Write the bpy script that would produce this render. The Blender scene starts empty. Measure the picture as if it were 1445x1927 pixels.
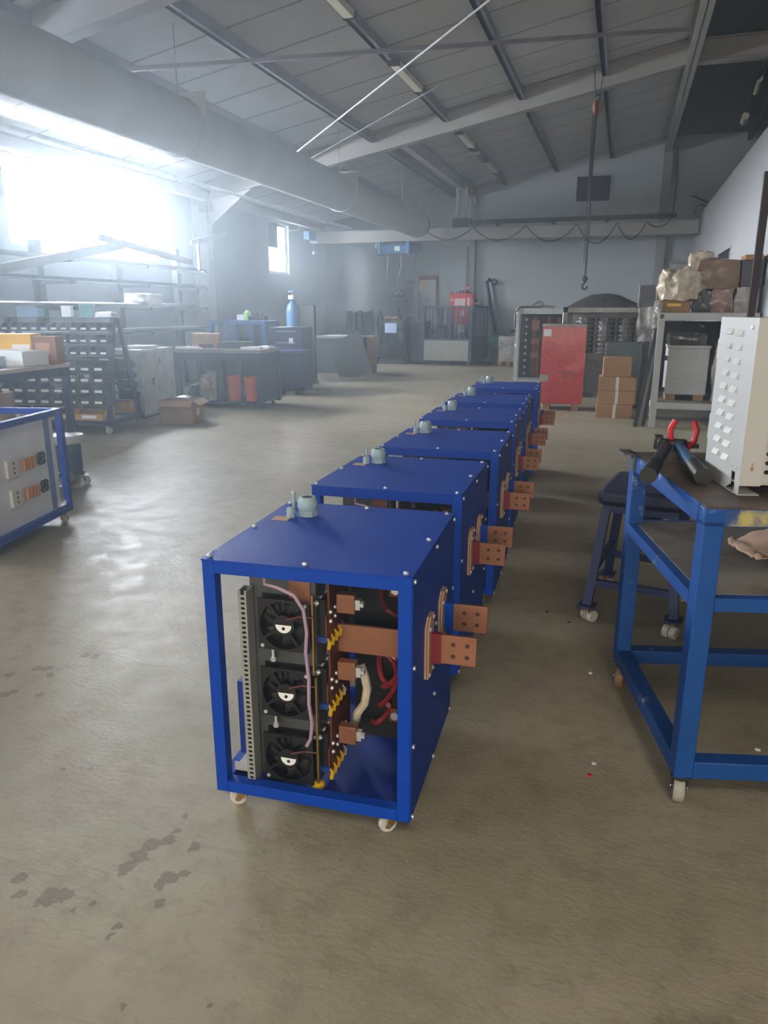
import bpy, bmesh, math, random
from mathutils import Vector, Matrix, noise
R = math.radians
random.seed(7)
S = bpy.context.scene
COL = S.collection

# ------------------------------------------------------------------ helpers
class MB:
    """collects shapes and links them as ONE mesh object"""
    def __init__(s): s.bm = bmesh.new()
    def _xf(s, vs, M):
        for v in vs: v.co = M @ v.co
    def box(s, x0, x1, y0, y1, z0, z1, M=None, bev=0):
        vs = bmesh.ops.create_cube(s.bm, size=1)['verts']
        for v in vs:
            v.co = Vector(((x0+x1)/2+v.co.x*(x1-x0), (y0+y1)/2+v.co.y*(y1-y0), (z0+z1)/2+v.co.z*(z1-z0)))
        if bev:
            es = list({e for v in vs for e in v.link_edges})
            r = bmesh.ops.bevel(s.bm, geom=es, offset=bev, segments=2, affect='EDGES', profile=.6)
            vs = list({v for f in r['faces'] for v in f.verts} | {v for v in vs if v.is_valid})
        if M is not None: s._xf(vs, M)
        return s
    def bar(s, a, b, w, h=None, up=(0, 0, 1)):
        """a rectangular bar from a to b"""
        a, b = Vector(a), Vector(b); h = h or w
        d = (b-a); L = d.length; z = d.normalized(); up = Vector(up)
        if abs(z.dot(up)) > .98: up = Vector((0, 1, 0))
        x = up.cross(z).normalized(); y = z.cross(x)
        M = Matrix(((x.x, y.x, z.x, a.x), (x.y, y.y, z.y, a.y), (x.z, y.z, z.z, a.z), (0, 0, 0, 1)))
        return s.box(-w/2, w/2, -h/2, h/2, 0, L, M)
    def cyl(s, a, b, r, r2=None, n=16, caps=True):
        a, b = Vector(a), Vector(b); d = b-a
        M = Matrix.Translation((a+b)/2) @ d.to_track_quat('Z', 'Y').to_matrix().to_4x4()
        bmesh.ops.create_cone(s.bm, cap_ends=caps, segments=n, radius1=r, radius2=r if r2 is None else r2, depth=d.length, matrix=M)
        return s
    def ball(s, c, r, n=10, sc=(1, 1, 1)):
        M = Matrix.Translation(c) @ Matrix.Diagonal((*sc, 1))
        bmesh.ops.create_uvsphere(s.bm, u_segments=n, v_segments=max(6, n//2+1), radius=r, matrix=M)
        return s
    def tube(s, pts, r, n=8, closed=False):
        pts = [Vector(p) for p in pts]; rings = []
        N = len(pts)
        px = None
        for i, p in enumerate(pts):
            if closed: t = pts[(i+1) % N]-pts[i-1]
            else: t = pts[min(i+1, N-1)]-pts[max(i-1, 0)]
            t.normalize()
            if px is None:
                u = Vector((0, 0, 1)) if abs(t.z) < .9 else Vector((1, 0, 0))
                px = u.cross(t).normalized()
            else:
                px = (px-t*px.dot(t)).normalized()
            py = t.cross(px)
            rings.append([s.bm.verts.new(p+px*math.cos(2*math.pi*k/n)*r+py*math.sin(2*math.pi*k/n)*r) for k in range(n)])
        for i in range(N if closed else N-1):
            A, B = rings[i], rings[(i+1) % N]
            for k in range(n): s.bm.faces.new((A[k], A[(k+1) % n], B[(k+1) % n], B[k]))
        if not closed:
            s.bm.faces.new(rings[0][::-1]); s.bm.faces.new(rings[-1])
        return s
    def prism(s, poly, ax, lo, hi, M=None):
        """polygon (2-D points) extruded along axis ax ('x','y','z')"""
        def P(p, t): return {'x': (t, p[0], p[1]), 'y': (p[0], t, p[1]), 'z': (p[0], p[1], t)}[ax]
        A = [s.bm.verts.new(P(p, lo)) for p in poly]; B = [s.bm.verts.new(P(p, hi)) for p in poly]
        n = len(poly)
        for i in range(n): s.bm.faces.new((A[i], A[(i+1) % n], B[(i+1) % n], B[i]))
        s.bm.faces.new(A[::-1]); s.bm.faces.new(B)
        if M is not None: s._xf(A+B, M)
        return s
    def lathe(s, prof, c=(0, 0, 0), n=24, M=None):
        rings = []
        c = Vector(c); allv = []
        for r, z in prof:
            rings.append([s.bm.verts.new(c+Vector((r*math.cos(2*math.pi*k/n), r*math.sin(2*math.pi*k/n), z))) for k in range(n)])
        for A, B in zip(rings, rings[1:]):
            for k in range(n): s.bm.faces.new((A[k], A[(k+1) % n], B[(k+1) % n], B[k]))
        s.bm.faces.new(rings[0][::-1]); s.bm.faces.new(rings[-1])
        if M is not None:
            for rg in rings: s._xf(rg, M)
        return s
    def lump(s, x0, x1, y0, y1, z0, z1, amp=.03, fr=4, cuts=9, seed=0, rnd=.25, keep=True):
        """a wrapped bundle: a subdivided box with rounded corners and crumpled sides"""
        b = bmesh.new(); bmesh.ops.create_cube(b, size=2)
        bmesh.ops.subdivide_edges(b, edges=b.edges[:], cuts=cuts, use_grid_fill=True)
        c = Vector(((x0+x1)/2, (y0+y1)/2, (z0+z1)/2)); h = Vector(((x1-x0)/2, (y1-y0)/2, (z1-z0)/2))
        mp = {}
        for v in b.verts:
            q = v.co.copy(); sp = q.normalized()*1.25
            q = q.lerp(sp, rnd)
            p = Vector((q.x*h.x, q.y*h.y, q.z*h.z))
            o = Vector((seed*3.7, seed*1.3, seed*.7))
            dsp = noise.noise(p*fr+o)*amp+noise.noise(p*fr*2.7+o)*amp*.5+noise.noise(p*fr*6+o)*amp*.22
            p += q.normalized()*dsp
            if keep and v.co.z < -.99: p.z = -h.z
            mp[v] = s.bm.verts.new(c+p)
        for f in b.faces: s.bm.faces.new([mp[v] for v in f.verts])
        b.free(); return s
    def build(s, name, mat, parent=None, smooth=True, bev=0, ang=35):
        bmesh.ops.recalc_face_normals(s.bm, faces=s.bm.faces[:])
        me = bpy.data.meshes.new(name); s.bm.to_mesh(me); s.bm.free()
        me.materials.append(mat)
        if smooth:
            me.polygons.foreach_set('use_smooth', [True]*len(me.polygons))
            try: me.set_sharp_from_angle(angle=R(ang))
            except Exception: pass
        o = bpy.data.objects.new(name, me); COL.objects.link(o)
        if parent is not None: o.parent = parent
        if bev:
            m = o.modifiers.new('edge', 'BEVEL'); m.width = bev; m.segments = 2; m.limit_method = 'ANGLE'; m.angle_limit = R(40)
        return o

def tag(o, label=None, cat=None, group=None, kind=None):
    if label: o['label'] = label
    if cat: o['category'] = cat
    if group: o['group'] = group
    if kind: o['kind'] = kind
    return o
def thing(name, label, cat, loc=(0, 0, 0), rz=0, group=None):
    o = bpy.data.objects.new(name, None); COL.objects.link(o)
    o.empty_display_size = .05
    o.location = loc; o.rotation_euler = (0, 0, R(rz))
    return tag(o, label, cat, group)
def struct(o): o['kind'] = 'structure'; return o
def dup(o, parent=None):
    c = o.copy(); COL.objects.link(c)
    if parent is not None: c.parent = parent
    for ch in list(o.children): dup(ch, c)
    return c
def place(o, loc, rz=0, label=None, group=None):
    o.location = loc; o.rotation_euler = (0, 0, R(rz))
    if label: o['label'] = label
    if group: o['group'] = group
    return o

# ------------------------------------------------------------------ materials
def hx(c):
    return tuple(((v/255)/12.92 if v/255 <= .04045 else ((v/255+.055)/1.055)**2.4) for v in c)+(1,)
MATS = {}
def mat(name, rgb, rough=.5, metal=0, var=.12, scale=6, bump=0, bscale=40, coat=0, spec=.5, dirt=None, dscale=3, dlo=.5, dhi=.65, trans=0, alpha=1, emit=0):
    """principled with a noise variation in colour and, if asked, dirt or worn patches and a bump"""
    if name in MATS: return MATS[name]
    m = bpy.data.materials.new(name); m.use_nodes = True
    nt = m.node_tree; N = nt.nodes; L = nt.links
    b = N['Principled BSDF']; c = hx(rgb)
    tc = N.new('ShaderNodeTexCoord')
    nz = N.new('ShaderNodeTexNoise'); nz.inputs['Scale'].default_value = scale; nz.inputs['Detail'].default_value = 6
    L.new(tc.outputs['Object'], nz.inputs['Vector'])
    rp = N.new('ShaderNodeValToRGB')
    rp.color_ramp.elements[0].position = .3; rp.color_ramp.elements[1].position = .7
    rp.color_ramp.elements[0].color = tuple(v*(1-var) for v in c[:3])+(1,)
    rp.color_ramp.elements[1].color = tuple(min(1, v*(1+var)) for v in c[:3])+(1,)
    L.new(nz.outputs['Fac'], rp.inputs['Fac'])
    out = rp.outputs['Color']
    if dirt:
        n2 = N.new('ShaderNodeTexNoise'); n2.inputs['Scale'].default_value = dscale; n2.inputs['Detail'].default_value = 8; n2.inputs['Roughness'].default_value = .65
        L.new(tc.outputs['Object'], n2.inputs['Vector'])
        mr = N.new('ShaderNodeMapRange'); mr.inputs['From Min'].default_value = dlo; mr.inputs['From Max'].default_value = dhi
        L.new(n2.outputs['Fac'], mr.inputs['Value'])
        mx = N.new('ShaderNodeMix'); mx.data_type = 'RGBA'
        L.new(mr.outputs['Result'], mx.inputs['Factor']); L.new(out, mx.inputs[6]); mx.inputs[7].default_value = hx(dirt)
        out = mx.outputs[2]
    L.new(out, b.inputs['Base Color'])
    b.inputs['Roughness'].default_value = rough; b.inputs['Metallic'].default_value = metal
    b.inputs['Specular IOR Level'].default_value = spec
    b.inputs['Coat Weight'].default_value = coat; b.inputs['Coat Roughness'].default_value = .12
    if trans: b.inputs['Transmission Weight'].default_value = trans
    if alpha < 1: b.inputs['Alpha'].default_value = alpha
    if emit:
        b.inputs['Emission Color'].default_value = c; b.inputs['Emission Strength'].default_value = emit
    if bump:
        n3 = N.new('ShaderNodeTexNoise'); n3.inputs['Scale'].default_value = bscale; n3.inputs['Detail'].default_value = 4
        L.new(tc.outputs['Object'], n3.inputs['Vector'])
        bp = N.new('ShaderNodeBump'); bp.inputs['Strength'].default_value = bump; bp.inputs['Distance'].default_value = .02
        L.new(n3.outputs['Fac'], bp.inputs['Height']); L.new(bp.outputs['Normal'], b.inputs['Normal'])
    MATS[name] = m; return m

M_blue = mat('blue_powder_coat', (8, 62, 158), .5, var=.05, bump=.2, bscale=260, spec=.12)
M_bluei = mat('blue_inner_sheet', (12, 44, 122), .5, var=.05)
M_bluew = mat('worn_blue_paint', (18, 70, 136), .5, var=.15, spec=.3, dirt=(128, 150, 175), dscale=9, dlo=.62, dhi=.68)
M_blued = mat('dark_blue_paint', (26, 44, 90), .5, var=.15)
M_bluen = mat('navy_paint', (22, 30, 66), .5, var=.15)
M_zinc = mat('zinc_plate', (150, 156, 160), .35, .8, var=.1)
M_galv = mat('galvanised_sheet', (92, 94, 94), .45, .6, var=.15, scale=14)
M_screw = mat('bright_screw', (215, 220, 220), .3, .6, var=.03)
M_brass = mat('brass', (190, 150, 90), .35, .9)
M_copper = mat('copper', (146, 98, 72), .45, .4, var=.12, scale=18)
M_copperd = mat('copper_dull', (120, 66, 44), .5, .5, var=.15, scale=18)
M_tan = mat('tan_fibre_board', (180, 142, 112), .7, var=.08)
M_redsh = mat('red_heat_shrink', (112, 18, 28), .45)
M_black = mat('black_plastic', (13, 13, 15), .45, var=.2)
M_blackm = mat('black_matt', (16, 16, 17), .75, var=.3)
M_rubber = mat('dark_rubber', (34, 32, 31), .8)
M_nylon = mat('white_nylon', (196, 195, 190), .45, var=.05, dirt=(150, 140, 125), dscale=12)
M_pu = mat('amber_wheel', (128, 98, 70), .45, var=.12, dirt=(120, 100, 80), dscale=10)
M_greyw = mat('grey_wheel', (150, 146, 138), .5, var=.12)
M_gland = mat('grey_gland', (150, 172, 178), .4, var=.05)
M_white = mat('white_label', (225, 225, 222), .6, var=.04)
M_paper = mat('white_paper', (222, 224, 226), .8, var=.04)
M_yellow = mat('yellow_plastic', (225, 180, 30), .45)
M_blueclip = mat('blue_clip', (30, 60, 130), .45)
M_redcab = mat('red_cable', (130, 32, 36), .45)
M_dredcab = mat('dark_red_cable', (90, 30, 34), .5)
M_pink = mat('sleeved_wire', (165, 140, 160), .5)
M_creamc = mat('cream_sleeve', (196, 184, 158), .65, var=.12, scale=30)
M_card = mat('cardboard', (160, 122, 86), .85, var=.08, scale=5)
M_cardd = mat('old_cardboard', (140, 104, 76), .85, var=.15, scale=5)
M_tape = mat('clear_tape', (205, 200, 190), .3, var=.05)
M_cream = mat('cream_steel', (176, 176, 172), .5, var=.03)
M_grey = mat('grey_steel', (128, 132, 130), .5, var=.08)
M_greyl = mat('light_grey_paint', (168, 170, 168), .5, var=.08)
M_greyg = mat('grey_green_panel', (96, 110, 112), .45, var=.06)
M_steeld = mat('dark_steel', (46, 46, 48), .55, .2, var=.2)
M_rust = mat('rusty_steel', (56, 46, 44), .6, .3, var=.25)
M_wood = mat('pallet_wood', (150, 120, 86), .8, var=.2, scale=12)
M_plastic = mat('crumpled_clear_wrap', (150, 146, 140), .16, var=.25, scale=8, bump=.9, bscale=16, coat=.6)
M_wrapk = mat('dark_stretch_wrap', (62, 60, 58), .18, var=.35, scale=7, bump=.8, bscale=12, coat=.5)
M_wrapr = mat('wrapped_red_sheet', (180, 38, 44), .3, var=.12, scale=5, bump=.35, bscale=14, coat=.2)
M_bubble = mat('cloudy_wrap', (176, 164, 142), .25, var=.4, scale=7, bump=.7, bscale=14, coat=.3)
M_wrapp = mat('pinkish_wrap', (140, 108, 100), .2, var=.3, scale=8, bump=.8, bscale=16, coat=.5)
M_wrapb = mat('brown_wrap', (120, 96, 76), .35, var=.15, scale=6, bump=.5, bscale=14, coat=.2)
M_teal = mat('teal_paint', (20, 96, 100), .4)
M_redp = mat('red_paint', (190, 26, 34), .4)
M_orange = mat('orange_plastic', (205, 84, 40), .5)
M_padding = mat('navy_vinyl', (28, 32, 62), .5, bump=.2, bscale=120)
M_rag = mat('beige_cloth', (188, 158, 138), .9, var=.15, scale=10)
M_foam = mat('white_foam', (220, 228, 228), .7, var=.04)
M_green = mat('green_hose', (58, 108, 48), .5)
M_aqua = mat('aqua_card', (120, 180, 180), .7)
M_lime = mat('lime_plastic', (150, 200, 110), .5)
M_oxy = mat('gas_bottle_blue', (66, 110, 150), .4)
M_hoist = mat('hoist_blue', (70, 122, 170), .4, var=.08)
M_lampoff = mat('lamp_diffuser', (196, 190, 170), .5, var=.05)
M_duct = mat('duct_fabric', (160, 164, 164), .85, var=.06, scale=2, spec=.1)
M_beam = mat('grey_beam_paint', (140, 140, 142), .7, spec=.2, var=.08, scale=3)
M_purlin = mat('purlin_grey', (124, 120, 128), .5, var=.1, scale=3)
M_runner = mat('cream_beam_paint', (158, 156, 152), .7, spec=.2, var=.06, scale=3)
M_worn = mat('worn_table_top', (74, 62, 54), .45, var=.25, scale=7, dirt=(112, 88, 72), dscale=6, dlo=.5, dhi=.7)
M_shelfsheet = mat('scuffed_shelf', (122, 114, 104), .5, var=.2, scale=4, dirt=(70, 62, 56), dscale=3)
M_pvc = mat('white_conduit', (205, 208, 208), .3)
M_woodf = mat('brown_frame', (130, 84, 62), .6)

def floor_mat():
    m = bpy.data.materials.new('polished_concrete'); m.use_nodes = True
    nt = m.node_tree; N = nt.nodes; L = nt.links; b = N['Principled BSDF']
    g = N.new('ShaderNodeNewGeometry'); P = g.outputs['Position']
    def nz(sc, det=6, rough=.55, vec=P):
        n = N.new('ShaderNodeTexNoise'); n.inputs['Scale'].default_value = sc; n.inputs['Detail'].default_value = det; n.inputs['Roughness'].default_value = rough
        L.new(vec, n.inputs['Vector']); return n
    def mr(src, a, c, lo=0., hi=1.):
        n = N.new('ShaderNodeMapRange'); n.interpolation_type = 'SMOOTHSTEP'
        for k, v in zip(('From Min', 'From Max', 'To Min', 'To Max'), (a, c, lo, hi)): n.inputs[k].default_value = v
        L.new(src, n.inputs['Value']); return n.outputs['Result']
    def mix(f, a, c):
        n = N.new('ShaderNodeMix'); n.data_type = 'RGBA'; L.new(f, n.inputs['Factor'])
        for i, v in ((6, a), (7, c)):
            if isinstance(v, tuple): n.inputs[i].default_value = v
            else: L.new(v, n.inputs[i])
        return n.outputs[2]
    def math_(op, a, c=None):
        n = N.new('ShaderNodeMath'); n.operation = op
        for i, v in enumerate((a, c)):
            if v is None: continue
            if isinstance(v, (int, float)): n.inputs[i].default_value = v
            else: L.new(v, n.inputs[i])
        return n.outputs[0]
    col = mix(mr(nz(.7, 5).outputs['Fac'], .3, .7), hx((146, 137, 115)), hx((163, 154, 132)))
    col = mix(mr(nz(9, 8, .7).outputs['Fac'], .42, .72, 0, .5), col, hx((122, 110, 94)))
    col = mix(mr(nz(1.9, 9, .72).outputs['Fac'], .64, .70, 0, .4), col, hx((112, 98, 84)))
    col = mix(mr(nz(.45, 4).outputs['Fac'], .48, .66, 0, .4), col, hx((124, 108, 86)))
    col = mix(mr(nz(34, 5, .6).outputs['Fac'], .60, .72, 0, .3), col, hx((104, 94, 78)))
    col = mix(mr(nz(95, 3, .5).outputs['Fac'], .70, .76, 0, .5), col, hx((84, 74, 62)))
    # fine scratches: thin curved lines where a stretched noise crosses its middle
    for rot, sc in ((30, 1.), (-40, 1.4), (78, .8)):
        mp = N.new('ShaderNodeMapping'); mp.inputs['Rotation'].default_value = (0, 0, R(rot)); mp.inputs['Scale'].default_value = (sc*.5, sc*3.5, 1)
        L.new(P, mp.inputs['Vector'])
        f = nz(1.6, 3, .5, mp.outputs['Vector']).outputs['Fac']
        d = math_('ABSOLUTE', math_('SUBTRACT', f, .5))
        col = mix(mr(d, .0, .004, .2, 0), col, hx((100, 90, 78)))
    # spilled stains with ragged outlines
    wob = N.new('ShaderNodeTexNoise'); wob.inputs['Scale'].default_value = 32; wob.inputs['Detail'].default_value = 5; L.new(P, wob.inputs['Vector'])
    sub = N.new('ShaderNodeVectorMath'); sub.operation = 'SUBTRACT'; L.new(wob.outputs['Color'], sub.inputs[0]); sub.inputs[1].default_value = (.5, .5, .5)
    scl = N.new('ShaderNodeVectorMath'); scl.operation = 'SCALE'; L.new(sub.outputs[0], scl.inputs[0]); scl.inputs['Scale'].default_value = .05
    add = N.new('ShaderNodeVectorMath'); add.operation = 'ADD'; L.new(P, add.inputs[0]); L.new(scl.outputs[0], add.inputs[1])
    st = None
    for x, y, r in STAINS:
        d = N.new('ShaderNodeVectorMath'); d.operation = 'DISTANCE'; L.new(add.outputs[0], d.inputs[0]); d.inputs[1].default_value = (x, y, 0)
        f = mr(d.outputs['Value'], r*.9, r*1.06, 1, 0)
        st = f if st is None else math_('MAXIMUM', st, f)
    col = mix(math_('MULTIPLY', st, .52), col, hx((84, 68, 60)))
    d = N.new('ShaderNodeVectorMath'); d.operation = 'DISTANCE'; L.new(add.outputs[0], d.inputs[0]); d.inputs[1].default_value = (.30, 1.20, 0)
    col = mix(math_('MULTIPLY', mr(d.outputs['Value'], .16, .2, 1, 0), mr(nz(6, 6).outputs['Fac'], .35, .6, .15, .6)), col, hx((82, 64, 52)))
    L.new(col, b.inputs['Base Color'])
    L.new(mr(nz(7, 7).outputs['Fac'], .3, .7, .44, .56), b.inputs['Roughness'])
    b.inputs['Specular IOR Level'].default_value = .4
    mp = N.new('ShaderNodeMapping'); mp.inputs['Rotation'].default_value = (0, 0, R(25)); mp.inputs['Scale'].default_value = (30, 48, 1); L.new(P, mp.inputs['Vector'])
    bp = N.new('ShaderNodeBump'); bp.inputs['Strength'].default_value = .6; bp.inputs['Distance'].default_value = .004
    L.new(nz(1.3, 5, .6, mp.outputs['Vector']).outputs['Fac'], bp.inputs['Height']); L.new(bp.outputs['Normal'], b.inputs['Normal'])
    return m
STAINS = [(-1.285, 1.236, 0.035), (-1.259, 1.25, 0.03), (-1.204, 1.218, 0.009), (-1.30, 1.20, 0.007), (-1.409, 1.266, 0.015), (-1.368, 1.221, 0.017), (-1.156, 1.428, 0.029), (-1.161, 1.385, 0.022), (-1.151, 1.478, 0.027), (-1.12, 1.51, 0.022), (-1.16, 1.364, 0.014), (-1.032, 1.389, 0.024), (-1.007, 1.413, 0.017), (-1.041, 1.358, 0.019), (-1.008, 1.297, 0.016), (-1.166, 1.244, 0.009), (-1.031, 1.505, 0.019), (-1.068, 1.203, 0.014), (-1.06, 1.177, 0.009), (-2.12, 2.413, 0.021), (-2.077, 2.421, 0.021), (-2.233, 2.248, 0.022), (-2.195, 2.26, 0.023), (-2.14, 2.219, 0.02), (-2.196, 2.031, 0.028), (-2.177, 2.055, 0.02), (-2.3, 2.168, 0.019), (-2.064, 2.073, 0.017), (-1.638, 1.698, 0.01), (-1.557, 1.727, 0.01), (-0.733, 1.092, 0.009), (-.917, 1.028, .009), (-1.117, 1.546, 0.012), (-1.126, 1.616, 0.013)]

def wall_mat(name, rgb, grime):
    m = bpy.data.materials.new(name); m.use_nodes = True
    nt = m.node_tree; N = nt.nodes; L = nt.links; b = N['Principled BSDF']
    g = N.new('ShaderNodeNewGeometry')
    a = N.new('ShaderNodeTexNoise'); a.inputs['Scale'].default_value = .5; a.inputs['Detail'].default_value = 6; L.new(g.outputs['Position'], a.inputs['Vector'])
    r = N.new('ShaderNodeValToRGB'); r.color_ramp.elements[0].position = .3; r.color_ramp.elements[1].position = .75
    r.color_ramp.elements[0].color = hx(rgb); r.color_ramp.elements[1].color = hx(grime)
    L.new(a.outputs['Fac'], r.inputs['Fac']); L.new(r.outputs['Color'], b.inputs['Base Color'])
    b.inputs['Roughness'].default_value = .75
    n3 = N.new('ShaderNodeTexNoise'); n3.inputs['Scale'].default_value = 18; L.new(g.outputs['Position'], n3.inputs['Vector'])
    bp = N.new('ShaderNodeBump'); bp.inputs['Strength'].default_value = .08; L.new(n3.outputs['Fac'], bp.inputs['Height']); L.new(bp.outputs['Normal'], b.inputs['Normal'])
    return m
def roof_mat(name, rgb, seam):
    """sandwich panels with seams running up the slope"""
    m = bpy.data.materials.new(name); m.use_nodes = True
    nt = m.node_tree; N = nt.nodes; L = nt.links; b = N['Principled BSDF']
    g = N.new('ShaderNodeNewGeometry'); s = N.new('ShaderNodeSeparateXYZ'); L.new(g.outputs['Position'], s.inputs[0])
    q = N.new('ShaderNodeMath'); q.operation = 'PINGPONG'; q.inputs[1].default_value = .5
    L.new(s.outputs['Y'], q.inputs[0])
    mr = N.new('ShaderNodeMapRange'); mr.inputs['From Min'].default_value = .0; mr.inputs['From Max'].default_value = .035
    L.new(q.outputs[0], mr.inputs['Value'])
    nz = N.new('ShaderNodeTexNoise'); nz.inputs['Scale'].default_value = .6; nz.inputs['Detail'].default_value = 5; L.new(g.outputs['Position'], nz.inputs['Vector'])
    r = N.new('ShaderNodeValToRGB'); c = hx(rgb); r.color_ramp.elements[0].position = .3; r.color_ramp.elements[1].position = .7
    r.color_ramp.elements[0].color = tuple(v*.9 for v in c[:3])+(1,); r.color_ramp.elements[1].color = tuple(v*1.1 for v in c[:3])+(1,)
    L.new(nz.outputs['Fac'], r.inputs['Fac'])
    mx = N.new('ShaderNodeMix'); mx.data_type = 'RGBA'; L.new(mr.outputs['Result'], mx.inputs['Factor'])
    mx.inputs[6].default_value = hx(seam); L.new(r.outputs['Color'], mx.inputs[7]); L.new(mx.outputs[2], b.inputs['Base Color'])
    b.inputs['Roughness'].default_value = .5
    return m
def daylight(name, rgb, k):
    m = bpy.data.materials.new(name); m.use_nodes = True
    nt = m.node_tree; N = nt.nodes; N.remove(N['Principled BSDF'])
    e = N.new('ShaderNodeEmission'); e.inputs['Color'].default_value = hx(rgb); e.inputs['Strength'].default_value = k
    nt.links.new(e.outputs[0], N['Material Output'].inputs['Surface']); return m

M_floor = floor_mat()
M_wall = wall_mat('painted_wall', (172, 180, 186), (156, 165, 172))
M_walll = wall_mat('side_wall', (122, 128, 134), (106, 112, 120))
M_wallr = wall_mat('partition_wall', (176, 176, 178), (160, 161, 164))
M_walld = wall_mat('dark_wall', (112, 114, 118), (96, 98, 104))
M_roof = roof_mat('roof_panels', (196, 194, 194), (112, 110, 112))
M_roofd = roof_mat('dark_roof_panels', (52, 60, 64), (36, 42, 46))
M_day = daylight('overcast_sky', (236, 245, 255), 40)
M_day4 = daylight('daylight_skylight', (255, 246, 230), 11)
def pane_mat():
    m = bpy.data.materials.new('window_glass'); m.use_nodes = True
    nt = m.node_tree; N = nt.nodes; N.remove(N['Principled BSDF'])
    a = N.new('ShaderNodeBsdfTransparent'); g = N.new('ShaderNodeBsdfGlossy'); g.inputs['Roughness'].default_value = .05
    x = N.new('ShaderNodeMixShader'); x.inputs[0].default_value = .06
    nt.links.new(a.outputs[0], x.inputs[1]); nt.links.new(g.outputs[0], x.inputs[2]); nt.links.new(x.outputs[0], N['Material Output'].inputs['Surface']); return m
M_pane = pane_mat()
M_day2 = daylight('daylight_doorway', (255, 244, 226), 1.7)
M_day3 = daylight('added_side_pane', (236, 244, 255), 7)

# ------------------------------------------------------------------ the building
XL, XR, YB, YF = -8.8, 9.5, 22.0, -6.0
def roofz(x): return 5.606+.189*min(x, .7)
struct(MB().box(XL-.3, XR+.3, YF-.3, YB+.3, -.2, 0).build('floor', M_floor))
# left wall with two windows in view and two unseen ones added for light
wins = [(9.45, 13.25, 2.43, 3.70), (18.16, 19.38, 2.40, 3.62), (1.6, 5.6, 2.43, 3.70), (-5.2, -1.4, 2.43, 3.70)]
w = MB(); y = YF-.3
for a, b_, z0, z1 in sorted(wins):
    w.box(XL-.25, XL, y, a, 0, 4.1); w.box(XL-.25, XL, a, b_, 0, z0); w.box(XL-.25, XL, a, b_, z1, 4.1); y = b_
w.box(XL-.25, XL, y, YB+.3, 0, 4.1)
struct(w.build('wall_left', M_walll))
for i, (a, b_, z0, z1) in enumerate(wins):
    t = struct(thing('window_%d' % (i+1), None, None, (XL-.12, (a+b_)/2, z0)))
    h = (b_-a)/2; H_ = z1-z0
    fr = MB()
    fr.box(-.03, .03, -h, -h+.05, 0, H_); fr.box(-.03, .03, h-.05, h, 0, H_); fr.box(-.03, .03, -h, h, 0, .05); fr.box(-.03, .03, -h, h, H_-.05, H_)
    n = 3 if h > 1 else 1
    if n == 1: fr.box(-.03, .03, h-.22, h-.18, 0, H_)
    else:
        for k in (1, 2): fr.box(-.025, .025, -h+2*h*k/3-.02, -h+2*h*k/3+.02, 0, H_)
    fr.build('window_frame', M_greyl, t)
    MB().box(-.075, -.07, -h, h, 0, H_).build('pane', M_pane if i < 2 else M_day3, t)
    MB().box(-.02, .15, -h-.03, h+.03, -.03, 0).build('sill', M_greyl, t)
# overcast sky and dark yard outside the two windows in view
sk = MB()
for y0, y1 in ((9.3, 16.0), (18.0, 23.6)): sk.box(-10.25, -10.2, y0, y1, 2.6, 5.3)
struct(sk.build('sky_backdrop', M_day))
struct(MB().box(-30, XL-.3, -10, 40, -.2, 0).build('ground', M_walld))
# back wall, gable shaped
struct(MB().prism([(XL-.25, 0), (XR+.25, 0), (XR+.25, 5.8), (.7, 5.8), (XL-.25, roofz(XL-.25)+.06)], 'y', YB, YB+.25).build('wall_back', M_wall))
# front wall behind the camera with a wide open doorway
f = MB(); f.box(XL-.25, -2.2, YF-.25, YF, 0, 5.8); f.box(3.2, XR+.25, YF-.25, YF, 0, 5.8); f.box(-2.2, 3.2, YF-.25, YF, 3.9, 5.8)
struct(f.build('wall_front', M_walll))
d1 = struct(thing('door_1', None, None, (.5, YF-.2, 0)))
MB().box(-2.7, 2.7, -.02, 0, 0, 3.9).build('opening', M_day2, d1)
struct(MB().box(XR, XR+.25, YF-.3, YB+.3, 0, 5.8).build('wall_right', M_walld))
struct(MB().prism([(XL-.3, roofz(XL-.3)), (.7, roofz(.7)), (.7, roofz(.7)+.14), (XL-.3, roofz(XL-.3)+.14)], 'y', YF-.3, YB+.3).build('ceiling', M_roof, smooth=False))
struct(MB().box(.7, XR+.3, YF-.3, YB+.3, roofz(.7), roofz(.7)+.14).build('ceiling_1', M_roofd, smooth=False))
sk = struct(thing('window_6', None, None, (1.5, -3.2, 5.70)))
MB().box(-.5, .5, -.8, .8, 0, .01).build('skylight_pane', M_day4, sk); m_ = MB(); m_.box(-.56, -.5, -.86, .86, -.04, .03); m_.box(.5, .56, -.86, .86, -.04, .03); m_.box(-.5, .5, -.86, -.8, -.04, .03); m_.box(-.5, .5, .8, .86, -.04, .03); m_.build('skylight_frame', M_greyl, sk)
# partition on the right, lower than the roof, with an internal window
p = MB(); PX0, PX1 = 1.57, 1.72
p.box(PX0, PX1, 8.6, 13.96, 0, 3.74); p.box(PX0, PX1, 15.75, YB, 0, 3.74); p.box(PX0, PX1, 13.96, 15.75, 0, 1.5); p.box(PX0, PX1, 13.96, 15.75, 2.44, 3.74)
struct(p.build('wall_partition', M_wallr))
t = struct(thing('window_5', None, None, (1.64, 14.85, 1.5)))
MB().box(-.02, .02, -.9, .9, 0, .94).build('pane', M_steeld, t)
g = MB(); g.box(-.08, -.06, -.93, -.87, 0, .97); g.box(-.08, -.06, .87, .93, 0, .97); g.box(-.08, -.06, -.9, .9, .94, .97); g.build('window_frame', M_greyl, t)
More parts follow.
